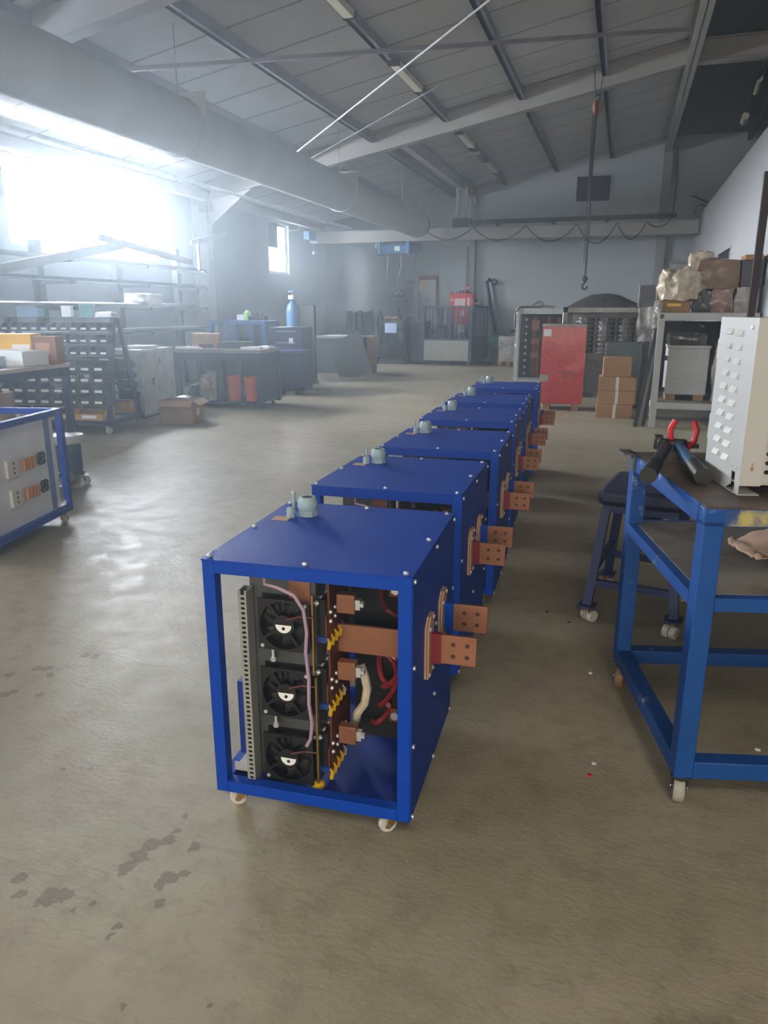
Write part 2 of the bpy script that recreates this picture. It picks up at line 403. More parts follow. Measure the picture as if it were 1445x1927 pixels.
# pale door and frame in the back wall, right corner
t = struct(thing('door_2', None, None, (1.15, YB-.03, 0)))
MB().box(-.36, .36, -.02, .02, 0, 2.62).build('leaf', M_greyl, t)
g = MB(); g.box(-.42, -.36, -.04, .03, 0, 2.7); g.box(.36, .42, -.04, .03, 0, 2.7); g.box(-.42, .42, -.04, .03, 2.62, 2.7); g.build('door_frame', M_grey, t)

def ibeam(mb, a, b, w, h, t=.016, side=(0, 0, 1)):
    """I section from a to b: web and two flanges"""
    a, b = Vector(a), Vector(b); z = (b-a).normalized(); up = Vector(side)
    x = up.cross(z).normalized(); y = z.cross(x)
    M = Matrix(((x.x, y.x, z.x, a.x), (x.y, y.y, z.y, a.y), (x.z, y.z, z.z, a.z), (0, 0, 0, 1))); L = (b-a).length
    mb.box(-t/2, t/2, -h/2, h/2, 0, L, M); mb.box(-w/2, w/2, h/2-t, h/2, 0, L, M); mb.box(-w/2, w/2, -h/2, -h/2+t, 0, L, M)
    return mb
# portal frames
for yy in (0, 7.25, 14.6):
    m = MB(); rz = lambda x: roofz(x)-.20
    ibeam(m, (XL+.2, yy, 0), (XL+.2, yy, 3.75), .2, .36, side=(1, 0, 0))
    ibeam(m, (XL, yy, rz(XL)), (.7, yy, rz(.7)), .2, .36)
    ibeam(m, (.7, yy, rz(.7)), (XR, yy, rz(.7)), .2, .36)
    m.prism([(XL+.36, rz(XL)-.62), (XL+.36, rz(XL)-.1), (XL+1.4, rz(XL+1.4)-.17)], 'y', yy-.012, yy+.012)
    struct(m.build('beam_frame', M_beam if yy < 14 else M_runner, smooth=False))
# purlins
for x in (-7.5, -6.15, -4.82, -3.42, -2.05, -.66):
    m = MB(); zc = roofz(x)-.10
    m.box(x-.035, x+.035, YF, YB, zc-.085, zc+.085)
    m.box(x-.035, x+.075, YF, YB, zc-.085, zc-.075)
    struct(m.build('beam_purlin', M_purlin, smooth=False))
struct(ibeam(MB(), (.72, 7.25, 5.52), (.72, YB, 5.52), .18, .36).build('beam_ridge', M_runner, smooth=False))
for x in (2.6, 4.2, 6):
    struct(MB().box(x-.04, x+.04, YF, YB, 5.53, 5.72).build('beam_purlin', M_steeld, smooth=False))
# gable posts in the back wall
m = MB(); m.box(-4.33, -4.19, YB-.16, YB, 0, 4.75); m.box(-4.46, -4.40, YB-.07, YB, 0, 3.2)
struct(m.build('column_gable', M_beam, smooth=False))
struct(MB().box(.64, .86, YB-.22, YB, 0, 5.6).build('column_gable', M_beam, smooth=False))
struct(ibeam(MB(), (-4.3, 14.7, 4.60), (-4.3, YB-.05, 4.60), .14, .26).build('beam_hanger', M_runner, smooth=False))
# bracing under the roof: two rods, and two angle struts
def rod(a, b, r, mt, nm='beam_brace'):
    struct(MB().cyl(a, b, r, n=8).build(nm, mt))
rod((-1.5, 9.6, roofz(-1.5)-.3), (-6.3, 13.6, roofz(-6.3)-.38), .014, M_greyl)
rod((-3.0, 12.3, roofz(-3)-.28), (-6.0, 13.9, roofz(-6)-.38), .011, M_grey)
m = MB(); m.bar((-6.4, 8.2, roofz(-6.4)-.26), (.6, 13.2, roofz(.6)-.26), .05, .05); struct(m.build('beam_brace', M_purlin))

# ------------------------------------------------------------------ things under the roof
# round duct
dx, dz, dr = -5.2, 3.54, .315
D = thing('ventilation_duct', 'long round pale grey ventilation duct hanging along the hall under the roof', 'duct', (dx, 0, dz))
prof = MB(); n = 40
prof.cyl((0, -3, 0), (0, 19.3, 0), dr, n=n); prof.build('tube', M_duct, D)
e = MB(); e.cyl((0, 19.25, 0), (0, 19.5, 0), dr*1.02, dr*.9, n=n); e.build('end_cap', M_steeld, D)
for yy in (3.1, 8.46, 13.8, 17.95):
    b = MB(); b.box(-.02, .36, yy, yy+.012, .02, .36)
    b.tube([(math.cos(R(a))*(dr+.006), yy, math.sin(R(a))*(dr+.006)) for a in range(0, 360, 15)], .014, closed=True)
    b.build('bracket', M_duct, D)
    h = MB(); h.cyl((.0, yy, dr), (.0, yy, roofz(dx)-dz), .006, n=6); h.build('hanger_wire', M_purlin, D)
# crane bridge with hoist
C_ = thing('crane_bridge', 'grey crane beam spanning the back of the hall below the gable', 'crane', (0, 20.1, 0))
ibeam(MB(), (-8.35, 0, 3.36), (1.5, 0, 3.36), .22, .30).build('girder', M_runner, C_, smooth=False)
MB().box(-4.25, 1.0, .1, .2, 3.60, 3.70).build('festoon_rail', M_steeld, C_)
for x in (-3.3, -1.9, -.6): MB().box(x-.04, x+.04, .1, .18, 3.5, 3.61).build('rail_clamp', M_steeld, C_)
pts = []
for x0, x1, sag in ((-5.2, -3.9, .22), (-3.9, -2.55, .26), (-2.55, -1.3, .30), (-1.3, -.35, .36), (-.35, .32, .30), (.32, .85, .1)):
    for k in range(8):
        q = k/8; pts.append((x0+(x1-x0)*q, -.14, 3.50-sag*1.3*4*q*(1-q)))
pts += [(.9, -.1, 3.6), (.93, .2, 4.4), (.93, 1.2, 5.3)]
MB().tube(pts, .016, 6).build('festoon_cable', M_black, C_)
m = MB(); m.box(-8.45, -8.3, -.5, .5, 3.3, 3.5); m.build('end_carriage', M_hoist, C_)
HO = thing('hoist', 'blue electric hoist trolley hanging under the crane beam near the duct end', 'hoist', (-6.05, 20.1, 0))
m = MB(); m.cyl((-.36, 0, 3.03), (.42, 0, 3.03), .15, n=24); m.box(-.40, -.34, -.19, .19, 2.88, 3.2); m.box(.38, .46, -.19, .19, 2.88, 3.2); m.build('drum_housing', M_hoist, HO)
MB().cyl((.46, 0, 3.06), (.74, 0, 3.06), .12, n=20).build('motor', M_blued, HO)
MB().box(-.4, .5, -.2, -.16, 2.86, 2.9).build('lower_rail', M_steeld, HO)
MB().cyl((-.48, -.12, 3.10), (-.42, -.12, 3.10), .08, n=20).build('pulley', M_greyl, HO)
MB().box(.06, .2, -.156, -.15, 2.97, 3.09).build('rating_plate', M_white, HO)
m = MB()
for x in (-.15, .0, .16): m.cyl((x, 0, 1.45), (x, 0, 2.9), .004, n=5)
m.cyl((.62, -.1, .5), (.62, -.1, 2.95), .008, n=6); m.build('hoist_rope', M_steeld, HO)
MB().tube([(-.12, -.15, 2.87), (-.13, -.15, 2.5), (-.15, -.15, 2.25)], .016, 6).build('hanging_strap', M_black, HO)
MB().tube([(.22, -.15, 2.87), (.26, -.15, 2.6), (.2, -.15, 2.4), (.16, -.15, 2.2)], .013, 6).build('hanging_strap', M_black, HO)
# trolley with two hanging posts
T = thing('hanging_trolley', 'grey trolley with two posts hanging from the roof beam before the gable post', 'trolley', (-4.3, 20.0, 0))
for x in (-.03, .2):
    MB().box(x-.035, x+.035, -.03, .03, 3.68, 4.46).build('post', M_runner, T)
m = MB(); m.box(-.12, .3, -.12, .12, 3.52, 3.72); m.build('carriage', M_steeld, T)
MB().bar((.24, .0, 4.4), (.5, .5, 3.7), .04).build('strut', M_purlin, T)
# runway rail along the left wall, conduit
RN = thing('runway_rail', 'long pale crane runway rail along the window wall above the windows', 'rail', (-8.42, 0, 0))
ibeam(MB(), (0, -4, 3.72), (0, 20.6, 3.72), .14, .2).build('rail', M_runner, RN, smooth=False)
for yy in (0, 7.25, 14.6): MB().box(-.2, .08, yy-.06, yy+.06, 3.42, 3.62).build('bracket', M_beam, RN)
o = MB().cyl((-7.0, -2, 3.50), (-7.0, 19.3, 3.50), .03, n=10).build('conduit_pipe', M_pvc)
tag(o, 'thin white conduit pipe running between the duct and the window wall', 'pipe')
# chain hoist hanging from the big rafter
CH = thing('chain_block', 'dark chain with rust-orange chain block hanging from the roof rafter', 'chain hoist', (-.74, 14.6, 0))
m = MB(); m.lathe([(.02, -.075), (.085, -.07), (.115, -.03), (.115, .03), (.085, .07), (.02, .075)], (0, 0, 0), 20, Matrix.Translation((0, 0, 4.82)) @ Matrix.Rotation(R(90), 4, 'Y')); m.build('block', mat('rust_orange', (176, 96, 60), .55, var=.2), CH)
MB().cyl((-.03, 0, 4.82), (.03, 0, 4.82), .12, n=20).build('block_centre', M_steeld, CH)
m = MB(); m.tube([(0, 0, 4.94), (.04, 0, 4.98), (.03, 0, 5.03), (-.03, 0, 5.03), (-.04, 0, 4.99)], .014); [m.tube([(0, 0, 5.0), (xx, yy, 5.08), (xx*1.6, yy, 5.42)], .008, 6) for xx in (-.05, .05) for yy in (-.115, .115)]; m.build('sling', M_steeld, CH)
m = MB(); m.cyl((-.02, 0, 4.72), (-.03, 0, 3.3), .028, n=8); m.build('lift_chain', M_steeld, CH)
m = MB(); N_ = 60
for k in range(N_):
    z = 3.3-(3.3-2.02)*k/N_; a = k % 2
    m.box(-.024 if a else -.012, .014 if a else .002, -.004 if a else -.018, .004 if a else .018, z-.02, z+.013)
m.build('chain_fall', M_steeld, CH)
m = MB(); m.cyl((-.07, .02, 4.75), (-.05, .02, 2.3), .008, n=6); m.build('hand_chain', M_rust, CH)
m = MB(); m.ball((-.01, 0, 2.0), .05, 12, (1, .6, 1.1)); m.tube([(-.01, 0, 1.98), (-.01, 0, 1.93), (-.05, 0, 1.89), (-.04, 0, 1.83), (.0, 0, 1.815), (.03, 0, 1.84), (.035, 0, 1.87)], .017); m.build('hook', M_black, CH)
# black square board on the gable
tag(MB().box(-1.5, -.64, YB-.05, YB, 4.27, 4.88).build('vent_cover', M_blackm), 'black square cover fixed high on the gable wall', 'cover')
# lamps along a purlin
def lamp(x, y, z, L, label, tilt=0):
    t = thing('strip_light', label, 'light', (x, y, z), 0, 'strip lights on the purlins')
    b = MB(); b.box(-.06, .06, -L/2, L/2, -.03, .0); b.build('housing', M_greyl, t)
    c = MB(); c.prism([(-.075, 0), (-.06, -.07), (.06, -.07), (.075, 0)], 'y', -L/2+.02, L/2-.02); c.build('diffuser', M_lampoff, t, bev=.008)
    for s in (-1, 1): MB().box(-.08, .08, s*L/2-.02, s*L/2+.02, -.075, .0).build('end_cap', M_steeld, t)
lamp(-3.30, 8.5, roofz(-3.42)-.20, 1.3, 'strip light on the purlin cut by the top edge of the photo')
lamp(-3.30, 11.6, roofz(-3.42)-.20, 1.35, 'unlit strip light with cream diffuser before the big rafter')
lamp(-3.30, 15.9, roofz(-3.42)-.20, 1.3, 'unlit strip light just behind the big rafter')
lamp(-3.30, 18.9, roofz(-3.42)-.20, 1.5, 'farthest unlit strip light, near the gable wall')
t = thing('lamp_bracket', 'small grey sensor on the purlin between two strip lights', 'sensor', (-3.42, 17.4, roofz(-3.42)-.19))
MB().box(-.14, .14, -.05, .05, -.05, 0).build('arm', M_greyl, t); MB().cyl((-.1, 0, -.1), (-.1, 0, -.05), .06, n=14).build('cap', M_greyl, t)
LR = thing('ceiling_heater', 'dark long lamp trough hanging under the dark roof beyond the partition', 'heater', (2.15, 17.2, 5.25), -4)
m = MB(); m.prism([(-.2, 0), (-.08, .16), (.08, .16), (.2, 0), (.16, 0), (.06, .12), (-.06, .12), (-.16, 0)], 'y', -2.6, 1.6); m.build('reflector', M_steeld, LR)
m = MB(); m.cyl((-.14, -1.8, .02), (-.14, -.9, .02), .05, n=12); m.build('tube_cover', M_lampoff, LR)
MB().cyl((-.2, .55, -.05), (-.2, 1.1, -.05), .07, n=12).build('burner', M_lampoff, LR)
for yy in (-2, 1.2): MB().cyl((0, yy, .16), (0, yy, .36), .01, n=6).build('hanger', M_steeld, LR)

# ------------------------------------------------------------------ the row of blue cabinets
W, LN, Z0, Z1 = .585, .64, .075, .80
def caster(parent, x, y, ztop, rw, wm, name='caster', fork=M_brass, ww=.022, twin=False, rz=0, body=True):
    c = bpy.data.objects.new(name, None)
    k = MB(); k.box(-.028, .028, -.028, .028, -.006, 0); k.cyl((0, 0, -.02), (0, 0, -.006), .018, n=14)
    hz = -ztop+rw
    for s in (-1, 1): k.prism([(-.016, -.018), (.016, -.018), (.03, hz-.006), (.018, hz-.012), (.004, hz)], 'y', s*(ww/2+.004)-.0015, s*(ww/2+.004)+.0015)
    o = k.build(name, fork, parent); bpy.data.objects.remove(c)
    o.location = (x, y, ztop); o.rotation_euler = (0, 0, R(rz))
    M = Matrix.Translation((.018, 0, hz)) @ Matrix.Rotation(R(90), 4, 'X')
    wl = MB()
    for off in ((-.5, .5) if twin else (0,)):
        w2 = ww*(.42 if twin else .5)
        wl.lathe([(rw*.25, -w2), (rw*.9, -w2), (rw, -w2*.6), (rw, w2*.6), (rw*.9, w2), (rw*.25, w2)], (0, 0, off*ww), 24, M)
    wl.build('wheel', wm, o)
    ax = MB(); ax.cyl((.018, -ww/2-.008, hz), (.018, ww/2+.008, hz), .006, n=8); ax.build('axle', M_zinc, o)
    return o
CAB = thing('transformer_cabinet', '', 'cabinet', (0, 0, 0), 0, 'blue cabinets on casters in a row')
def cabinet(root):
    t = .036
    f = MB()
    for x in (0, W-t):
        for y in (0, LN-t): f.box(x, x+t, y, y+t, Z0, Z1-.004)
        for z in (Z0, Z1-.004-t): f.box(x, x+t, t, LN-t, z, z+t)
    for y in (0, LN-t):
        for z in (Z0, Z1-.004-t): f.box(t, W-t, y, y+t, z, z+t)
    f.build('frame', M_blue, root, bev=.002)
    MB().box(-.002, W+.002, -.002, LN+.002, Z1-.004, Z1).build('top_panel', M_blue, root, bev=.001)
    sp = MB()   # side panel with two slots for the busbars
    xs = (W, W+.003)
    sp.box(*xs, .002, .17, Z0+.006, Z1-.006); sp.box(*xs, .17, .25, Z0+.006, .455); sp.box(*xs, .17, .25, .585, Z1-.006)
    sp.box(*xs, .25, .37, Z0+.006, Z1-.006); sp.box(*xs, .37, .45, Z0+.006, .455); sp.box(*xs, .37, .45, .585, Z1-.006); sp.box(*xs, .45, LN-.002, Z0+.006, Z1-.006)
    sp.build('side_panel', M_blue, root)
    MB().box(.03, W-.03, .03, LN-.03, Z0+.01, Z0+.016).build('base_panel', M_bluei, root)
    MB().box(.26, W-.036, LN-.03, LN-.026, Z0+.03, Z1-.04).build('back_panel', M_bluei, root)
    for x in (.012, .29, W-.02):
        for y in (.022, .318, .615):
            if (x, y) == (.29, .318): continue
            s = MB(); s.cyl((x, y, Z1), (x, y, Z1+.004), .0075, n=12); s.ball((x, y, Z1+.004), .006, 8, (1, 1, .6)); s.build('top_screw', M_screw, root)
    for y in (.02, .32, LN-.02):
        for z in (.085, .305, .54, Z1-.018): MB().cyl((W+.003, y, z), (W+.008, y, z), .0065, n=12).build('side_screw', M_screw, root)
    for x, y, rz in ((.06, .06, 200), (W-.06, .06, 215), (.06, LN-.06, 160), (W-.06, LN-.06, 140)):
        caster(root, x, y, Z0, .027, M_nylon, rz=rz, ww=.02)
    # cable glands and sticker on the lid
    g = MB(); g.cyl((.125, .49, Z1), (.125, .49, Z1+.018), .032, n=8); g.lathe([(.030, Z1+.018), (.034, Z1+.03), (.032, Z1+.05), (.026, Z1+.062), (.019, Z1+.063), (.018, Z1+.05)], (.125, .49, 0), 24)
    gl = g.build('cable_gland', M_gland, root); MB().cyl((.125, .49, Z1+.055), (.125, .49, Z1+.0605), .018, n=20).build('gland_bore', M_black, gl)
    g = MB(); g.cyl((.08, .455, Z1), (.08, .455, Z1+.01), .016, n=6); g.lathe([(.014, Z1+.01), (.016, Z1+.018), (.013, Z1+.03), (.008, Z1+.032)], (.08, .455, 0), 16); g.build('cable_gland', M_gland, root)
    g = MB(); g.cyl((.048, .56, Z1), (.048, .56, Z1+.05), .006, n=10); g.ball((.048, .56, Z1+.052), .008, 8); g.build('sensor_stem', M_gland, root)
    MB().box(.03, .085, .405, .45, Z1, Z1+.0012).build('sticker', M_tan, root)
    # inside, left: fan plate, trunking, fans
    pl = MB(); pl.box(.098, .295, .085, .089, .10, .765); pl.box(.098, .101, .089, .16, .10, .765); pl.box(.292, .295, .089, .16, .10, .765); pl.build('mounting_plate', M_galv, root)
    k = MB(); z = .092
    k.box(.088, .090, .03, .07, .09, .706); k.box(.088, .113, .07, .072, .09, .706); k.box(.111, .113, .03, .07, .09, .706)
    k.box(.088, .096, .028, .031, .09, .706); k.box(.107, .113, .028, .031, .09, .706)
    while z < .70: k.box(.096, .107, .028, .031, z, z+.007); z += .0145
    k.build('cable_trunking', mat('grey_pvc', (140, 140, 134), .5), root)
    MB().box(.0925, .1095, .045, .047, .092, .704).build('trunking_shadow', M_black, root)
    for zc in (.607, .398, .188):
        cx, S2, y0 = .213, .076, .045
        fn = MB(); n = 28
        # square shroud with round opening, built as a ring to square band
        def pt(a, r): return (cx+r*math.cos(a), zc+r*math.sin(a))
        def sq(a, h):
            c, s_ = math.cos(a), math.sin(a); q = h/max(abs(c), abs(s_)); return (cx+q*c, zc+q*s_)
        for y_a, y_b in ((y0, y0+.006), (y0+.034, y0+.04)):
            for i in range(n*2):
                a0, a1 = 2*math.pi*i/(n*2), 2*math.pi*(i+1)/(n*2)
                q = [pt(a0, S2*.93), pt(a1, S2*.93), sq(a1, S2), sq(a0, S2)]
                v = [fn.bm.verts.new((p[0], y_a, p[1])) for p in q]; u = [fn.bm.verts.new((p[0], y_b, p[1])) for p in q]
                for A in ((v[0], v[1], v[2], v[3]), (u[3], u[2], u[1], u[0]), (v[0], u[0], u[1], v[1]), (v[2], u[2], u[3], v[3])): fn.bm.faces.new(A)
        fn.cyl((cx, y0+.003, zc), (cx, y0+.038, zc), S2*.95, n=48, caps=False)
        for a in (35, 125, 215, 305):
            c, s_ = math.cos(R(a)), math.sin(R(a))
            fn.bar((cx+.026*c, y0+.004, zc+.026*s_), (cx+S2*1.0*c, y0+.004, zc+S2*1.0*s_), .007, .007, (0, 1, 0))
        fo = fn.build('fan', M_black, root, ang=30)
        h = MB(); h.cyl((cx, y0, zc), (cx, y0+.03, zc), .031, n=32); h.build('hub', M_black, fo)
        h = MB()
        for i in range(7):
            a = 2*math.pi*i/7+.3
            p0, p1 = (cx+.03*math.cos(a), zc+.03*math.sin(a)), (cx+.068*math.cos(a-.25), zc+.068*math.sin(a-.25))
            p2, p3 = (cx+.068*math.cos(a+.5), zc+.068*math.sin(a+.5)), (cx+.03*math.cos(a+.6), zc+.03*math.sin(a+.6))
            vv = [h.bm.verts.new((p[0], y0+d, p[1])) for p, d in ((p0, .012), (p1, .01), (p2, .03), (p3, .028))]; h.bm.faces.new(vv)
        b_ = h.build('impeller', M_blackm, fo); b_.modifiers.new('th', 'SOLIDIFY').thickness = .002
        h = MB(); pr = [(cx+.0235*math.cos(R(a)), zc+.002+.0235*math.sin(R(a))) for a in range(180, 361, 12)]; h.prism(pr, 'y', y0-.0012, y0-.0002); h.build('hub_label', M_white, fo)
        h = MB(); h.cyl((cx, y0-.002, zc-.008), (cx, y0-.001, zc-.008), .005, n=14); h.build('hub_mark', M_black, fo)
        for sx, sz in ((1, 1), (-1, -1)): MB().cyl((cx+sx*.064, y0-.004, zc+sz*.064), (cx+sx*.064, y0, zc+sz*.064), .0055, n=12).build('fan_screw', M_screw, fo)
        MB().tube([(cx+.01, y0-.002, zc+.02), (cx+.05, y0-.004, zc+.034), (cx+.085, y0+.005, zc+.03)], .0028, 6).build('fan_lead', M_dredcab, fo)
    for zc in (.505, .295):
        b_ = MB(); b_.cyl((.172, .06, zc-.012), (.172, .06, zc+.028), .0042, n=10); b_.cyl((.172, .06, zc-.016), (.172, .06, zc-.004), .0085, n=6); b_.build('standoff_bolt', M_screw, root)
    MB().tube([(.16, .05, .755), (.165, .04, .728), (.20, .036, .724), (.25, .036, .705), (.277, .036, .665), (.284, .038, .60), (.28, .036, .54), (.287, .036, .46), (.284, .038, .38), (.293, .036, .32), (.287, .036, .27), (.274, .036, .245)], .0052, 8).build('wire_loom', M_pink, root)
    MB().box(.219, .281, .078, .082, .668, .762).build('copper_strap', M_copper, root)
    e = MB(); e.cyl((.293, .06, .46), (.293, .06, .70), .004, n=10); e.cyl((.298, .06, .105), (.298, .06, .45), .004, n=10); e.build('tie_rod', M_brass, root)
    MB().lathe([(.012, .09), (.018, .096), (.018, .106), (.01, .11)], (.296, .066, 0), 18).build('rod_foot', M_yellow, root)
    # three power levels with bolts, copper strips, clips
    for dz_ in (0, -.21, -.42):
        mod = MB(); mod.box(.300, .316, .10, .26, .56+dz_, .672+dz_); mb_ = mod.build('power_module', M_blackm, root)
        for k in range(4):
            b_ = MB(); y = .085+.042*k; b_.cyl((.283, y, .667+dz_), (.304, y, .667+dz_), .004, n=8)
            for xx in (.283, .298): b_.cyl((xx-.003, y, .667+dz_), (xx+.003, y, .667+dz_), .0085, n=8)
            b_.build('module_bolt', M_screw, mb_)
        c_ = MB(); c_.prism([(.10, .562+dz_), (.27, .57+dz_), (.27, .645+dz_), (.14, .645+dz_), (.10, .62+dz_)], 'x', .316, .320); c_.build('copper_plate', M_copperd, mb_)
        b_ = MB()
        for k in range(4):
            for zz in (.628, .60): b_.ball((.323, .125+.04*k, zz+dz_), .007, 8)
        b_.build('plate_rivet', M_screw, mb_)
        for k in range(5):
            y = .10+.032*k
            q = MB(); q.box(.294, .322, y-.006, y+.006, .545+dz_, .562+dz_); q.build('terminal_clip', M_blueclip, mb_)
            q = MB(); q.bar((.318, y, .560+dz_), (.330, y-.004, .548+dz_), .004, .005); q.bar((.330, y-.004, .550+dz_), (.327, y-.008, .528+dz_), .008, .007); q.build('terminal_loop', M_yellow if k < 4 else M_creamc, mb_)
        k = MB(); k.box(.334, .388, .145, .175, .618+dz_, .675+dz_); cb = k.build('copper_block', M_copper, root, bev=.002)
        k = MB(); k.box(.388, .402, .15, .17, .63+dz_, .66+dz_); k.cyl((.402, .16, .645+dz_), (.412, .16, .645+dz_), .01, n=6); k.build('clamp_bolt', M_screw, cb)
        k = MB(); k.box(.45, .49, .30, .31, .62+dz_, .665+dz_); lg = k.build('cable_lug', M_copperd, root)
        MB().cyl((.47, .29, .643+dz_), (.47, .30, .643+dz_), .014, n=6).build('lug_bolt', M_screw, lg)
    MB().box(.316, .322, .12, .30, .12, .74).build('copper_riser', M_copperd, root)
    # busbars going out through the side
    for y, zl, x0, xo in ((.20, .474, .32, .73), (.405, .486, .50, .735)):
        b_ = MB(); b_.box(x0, xo, y-.006, y+.006, zl, zl+.088); bb = b_.build('busbar', M_copper, root, bev=.0015)
        hs = MB(); hs.box(W+.004, W+.045, y-.0075, y+.0075, zl-.002, zl+.09); hs.build('insulation_sleeve', M_redsh if y < .3 else M_blue, bb)
        hl = MB()
        for xx in (.664, .704):
            for zz in (.026, .062): hl.cyl((xx, y-.0068, zl+zz), (xx, y-.006, zl+zz), .0065, n=14)
        hl.build('bolt_hole', mat('hole_edge', (58, 34, 24), .6), bb)
        fl = MB(); fl.prism([(y-.04, .435), (y+.032, .435), (y+.032, .615), (y-.01, .615), (y-.04, .59)], 'x', W+.003, W+.009); fl.prism([(y-.04, .435), (y+.032, .435), (y+.032, .615), (y-.01, .615), (y-.04, .59)], 'x', W+.011, W+.016)
        fo = fl.build('busbar_flange', M_tan, root)
        sc = MB(); 
        for yy, zz in ((y-.03, .445), (y+.022, .445), (y+.022, .605), (y-.028, .585)): sc.cyl((W+.016, yy, zz), (W+.02, yy, zz), .006, n=10)
        sc.build('flange_screw', M_screw, fo)
    MB().box(.335, W-.04, .315, .32, .13, .762).build('dark_backing', M_blackm, root)  # black sheet added for the dark interior, hides coils and rear bar
    # transformer limbs and cables in the dark right half
    for x in (.40, .50):
        q = MB(); q.cyl((x, .48, .16), (x, .48, .70), .055, n=28); q.build('transformer_coil', M_blackm, root)
    q = MB(); q.box(.33, .545, .44, .53, .70, .76); q.box(.33, .545, .44, .53, .10, .16); q.build('transformer_core', M_blackm, root)
    for k, (xa, za, xb, zb, sag) in enumerate(((.40, .46, .46, .31, .05), (.43, .47, .47, .33, -.03), (.46, .45, .42, .25, .04), (.48, .44, .44, .34, .03), (.45, .26, .40, .20, .02), (.49, .40, .48, .23, .02), (.43, .66, .50, .58, -.03))):
        pts = [(xa+(xb-xa)*q+math.sin(q*math.pi)*sag, .27+.02*(k % 3)+.03*math.sin(q*6), za+(zb-za)*q) for q in [i/8 for i in range(9)]]
        MB().tube(pts, .0085, 8).build('power_cable', M_redcab if k < 5 else M_dredcab, root)
    pts = [(.385, .21, .43), (.40, .2, .40), (.408, .2, .36), (.40, .2, .31), (.375, .21, .27), (.366, .22, .235)]
    MB().tube(pts, .013, 8).build('sleeved_cable', M_creamc, root)
    # control module on the open left side
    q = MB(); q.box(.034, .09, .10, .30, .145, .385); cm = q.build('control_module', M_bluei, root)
    q = MB()
    for zz in (.372, .362, .352): q.box(.055, .088, .098, .10, zz, zz+.004)
    q.build('module_slot', M_white, cm)
    q = MB(); q.box(.036, .092, .05, .30, .118, .124); q.box(.036, .092, .05, .054, .118, .145); q.build('foot_bracket', M_greyl, root)
    q = MB(); q.box(.04, .088, .11, .16, .51, .58); rl = q.build('relay', M_greyl, root, bev=.004)
    q = MB(); q.tube([(.06, .12, .58), (.065, .11, .60), (.08, .1, .605), (.09, .09, .59)], .0025, 6); q.build('relay_wire', M_redcab, rl)
cabinet(CAB)
def cab_at(o, fr, rot, lab):
    a = R(rot); place(o, (fr[0]-W*math.cos(a), fr[1]-W*math.sin(a), 0), rot, lab)
ROW = [((-.459, 1.690), 2.7, 'blue transformer cabinet nearest the camera, its open front showing fans and copper'),
       ((-.515, 2.575), 1.4, 'second blue transformer cabinet from the front of the row'),
       ((-.520, 3.450), 2.0, 'third blue transformer cabinet from the front of the row'),
       ((-.577, 4.438), 2.8, 'fourth blue transformer cabinet from the front of the row'),
       ((-.626, 5.355), 2.4, 'fifth blue transformer cabinet from the front, last but one in the row'),
       ((-.650, 6.420), 4.0, 'blue transformer cabinet at the far end of the row, before the red wrapped cabinet')]
for i, (fr, rot, lab) in enumerate(ROW):
    cab_at(CAB if i == 0 else dup(CAB), fr, rot, lab)

# ------------------------------------------------------------------ blue work table on the right
TB = thing('work_table', 'blue steel work table on casters with worn brown top', 'table', (.248, 2.085, 0), 13.5)
def table_frame(root, Wd, Ln, H_, t, shelf, zr, m, name='frame'):
    f = MB()
    for x in (0, Wd-t):
        for y in (0, Ln-t): f.box(x, x+t, y, y+t, .105, H_)
        f.box(x, x+t, t, Ln-t, zr, zr+t)
    for y in (0, Ln-t): f.box(t, Wd-t, y, y+t, zr, zr+t)
    return f.build(name, m, root, bev=.003)
table_frame(TB, 1.25, .80, .90, .055, .66, .105, M_bluew)
MB().box(.055, 1.195, -.0012, 0, .888, .934).build('paint_smear', mat('yellowed_rim', (36, 66, 120), .5, var=.2, dirt=(168, 156, 96), dscale=7, dlo=.45, dhi=.56), TB)
a = MB(); a.box(0, 1.25, 0, .05, .885, .935); a.box(0, 1.25, .75, .80, .885, .935); a.box(-.003, .05, .05, .75, .885, .94); a.box(1.2, 1.25, .05, .75, .885, .935); a.build('top_rim', M_bluew, TB, bev=.002)
MB().box(.004, 1.246, .004, .796, .935, .942).build('tabletop', M_worn, TB)
a = MB(); a.box(.0, .035, .055, .745, .64, .68); a.box(1.215, 1.25, .055, .745, .64, .68); a.box(.055, 1.195, 0, .035, .64, .68); a.box(.055, 1.195, .765, .80, .64, .68); a.build('shelf_rail', M_bluew, TB)
MB().box(.03, 1.22, .03, .77, .672, .682).build('lower_shelf', M_shelfsheet, TB)
MB().box(-.012, -.004, .71, .802, .885, .95).box(-.045, -.004, .71, .802, .944, .95).build('corner_clamp', M_galv, TB)
for x, y, wm, rz in ((.03, .03, M_greyw, 75), (.03, .77, M_pu, 250), (1.22, .03, M_pu, 40), (1.22, .77, M_pu, 200)):
    caster(TB, x, y, .105, .045, wm, fork=M_steeld, ww=.032, rz=rz)
def tp(x, y, z=0):   # a point given in the table's own frame
    a = R(13.5); return (.248+x*math.cos(a)-y*math.sin(a), 2.085+x*math.sin(a)+y*math.cos(a), z)

# vented steel enclosure on the table
EN = thing('vented_enclosure', 'cream steel enclosure with vent louvres standing on the blue work table', 'enclosure', (.343, 2.24, .943), 12.5)
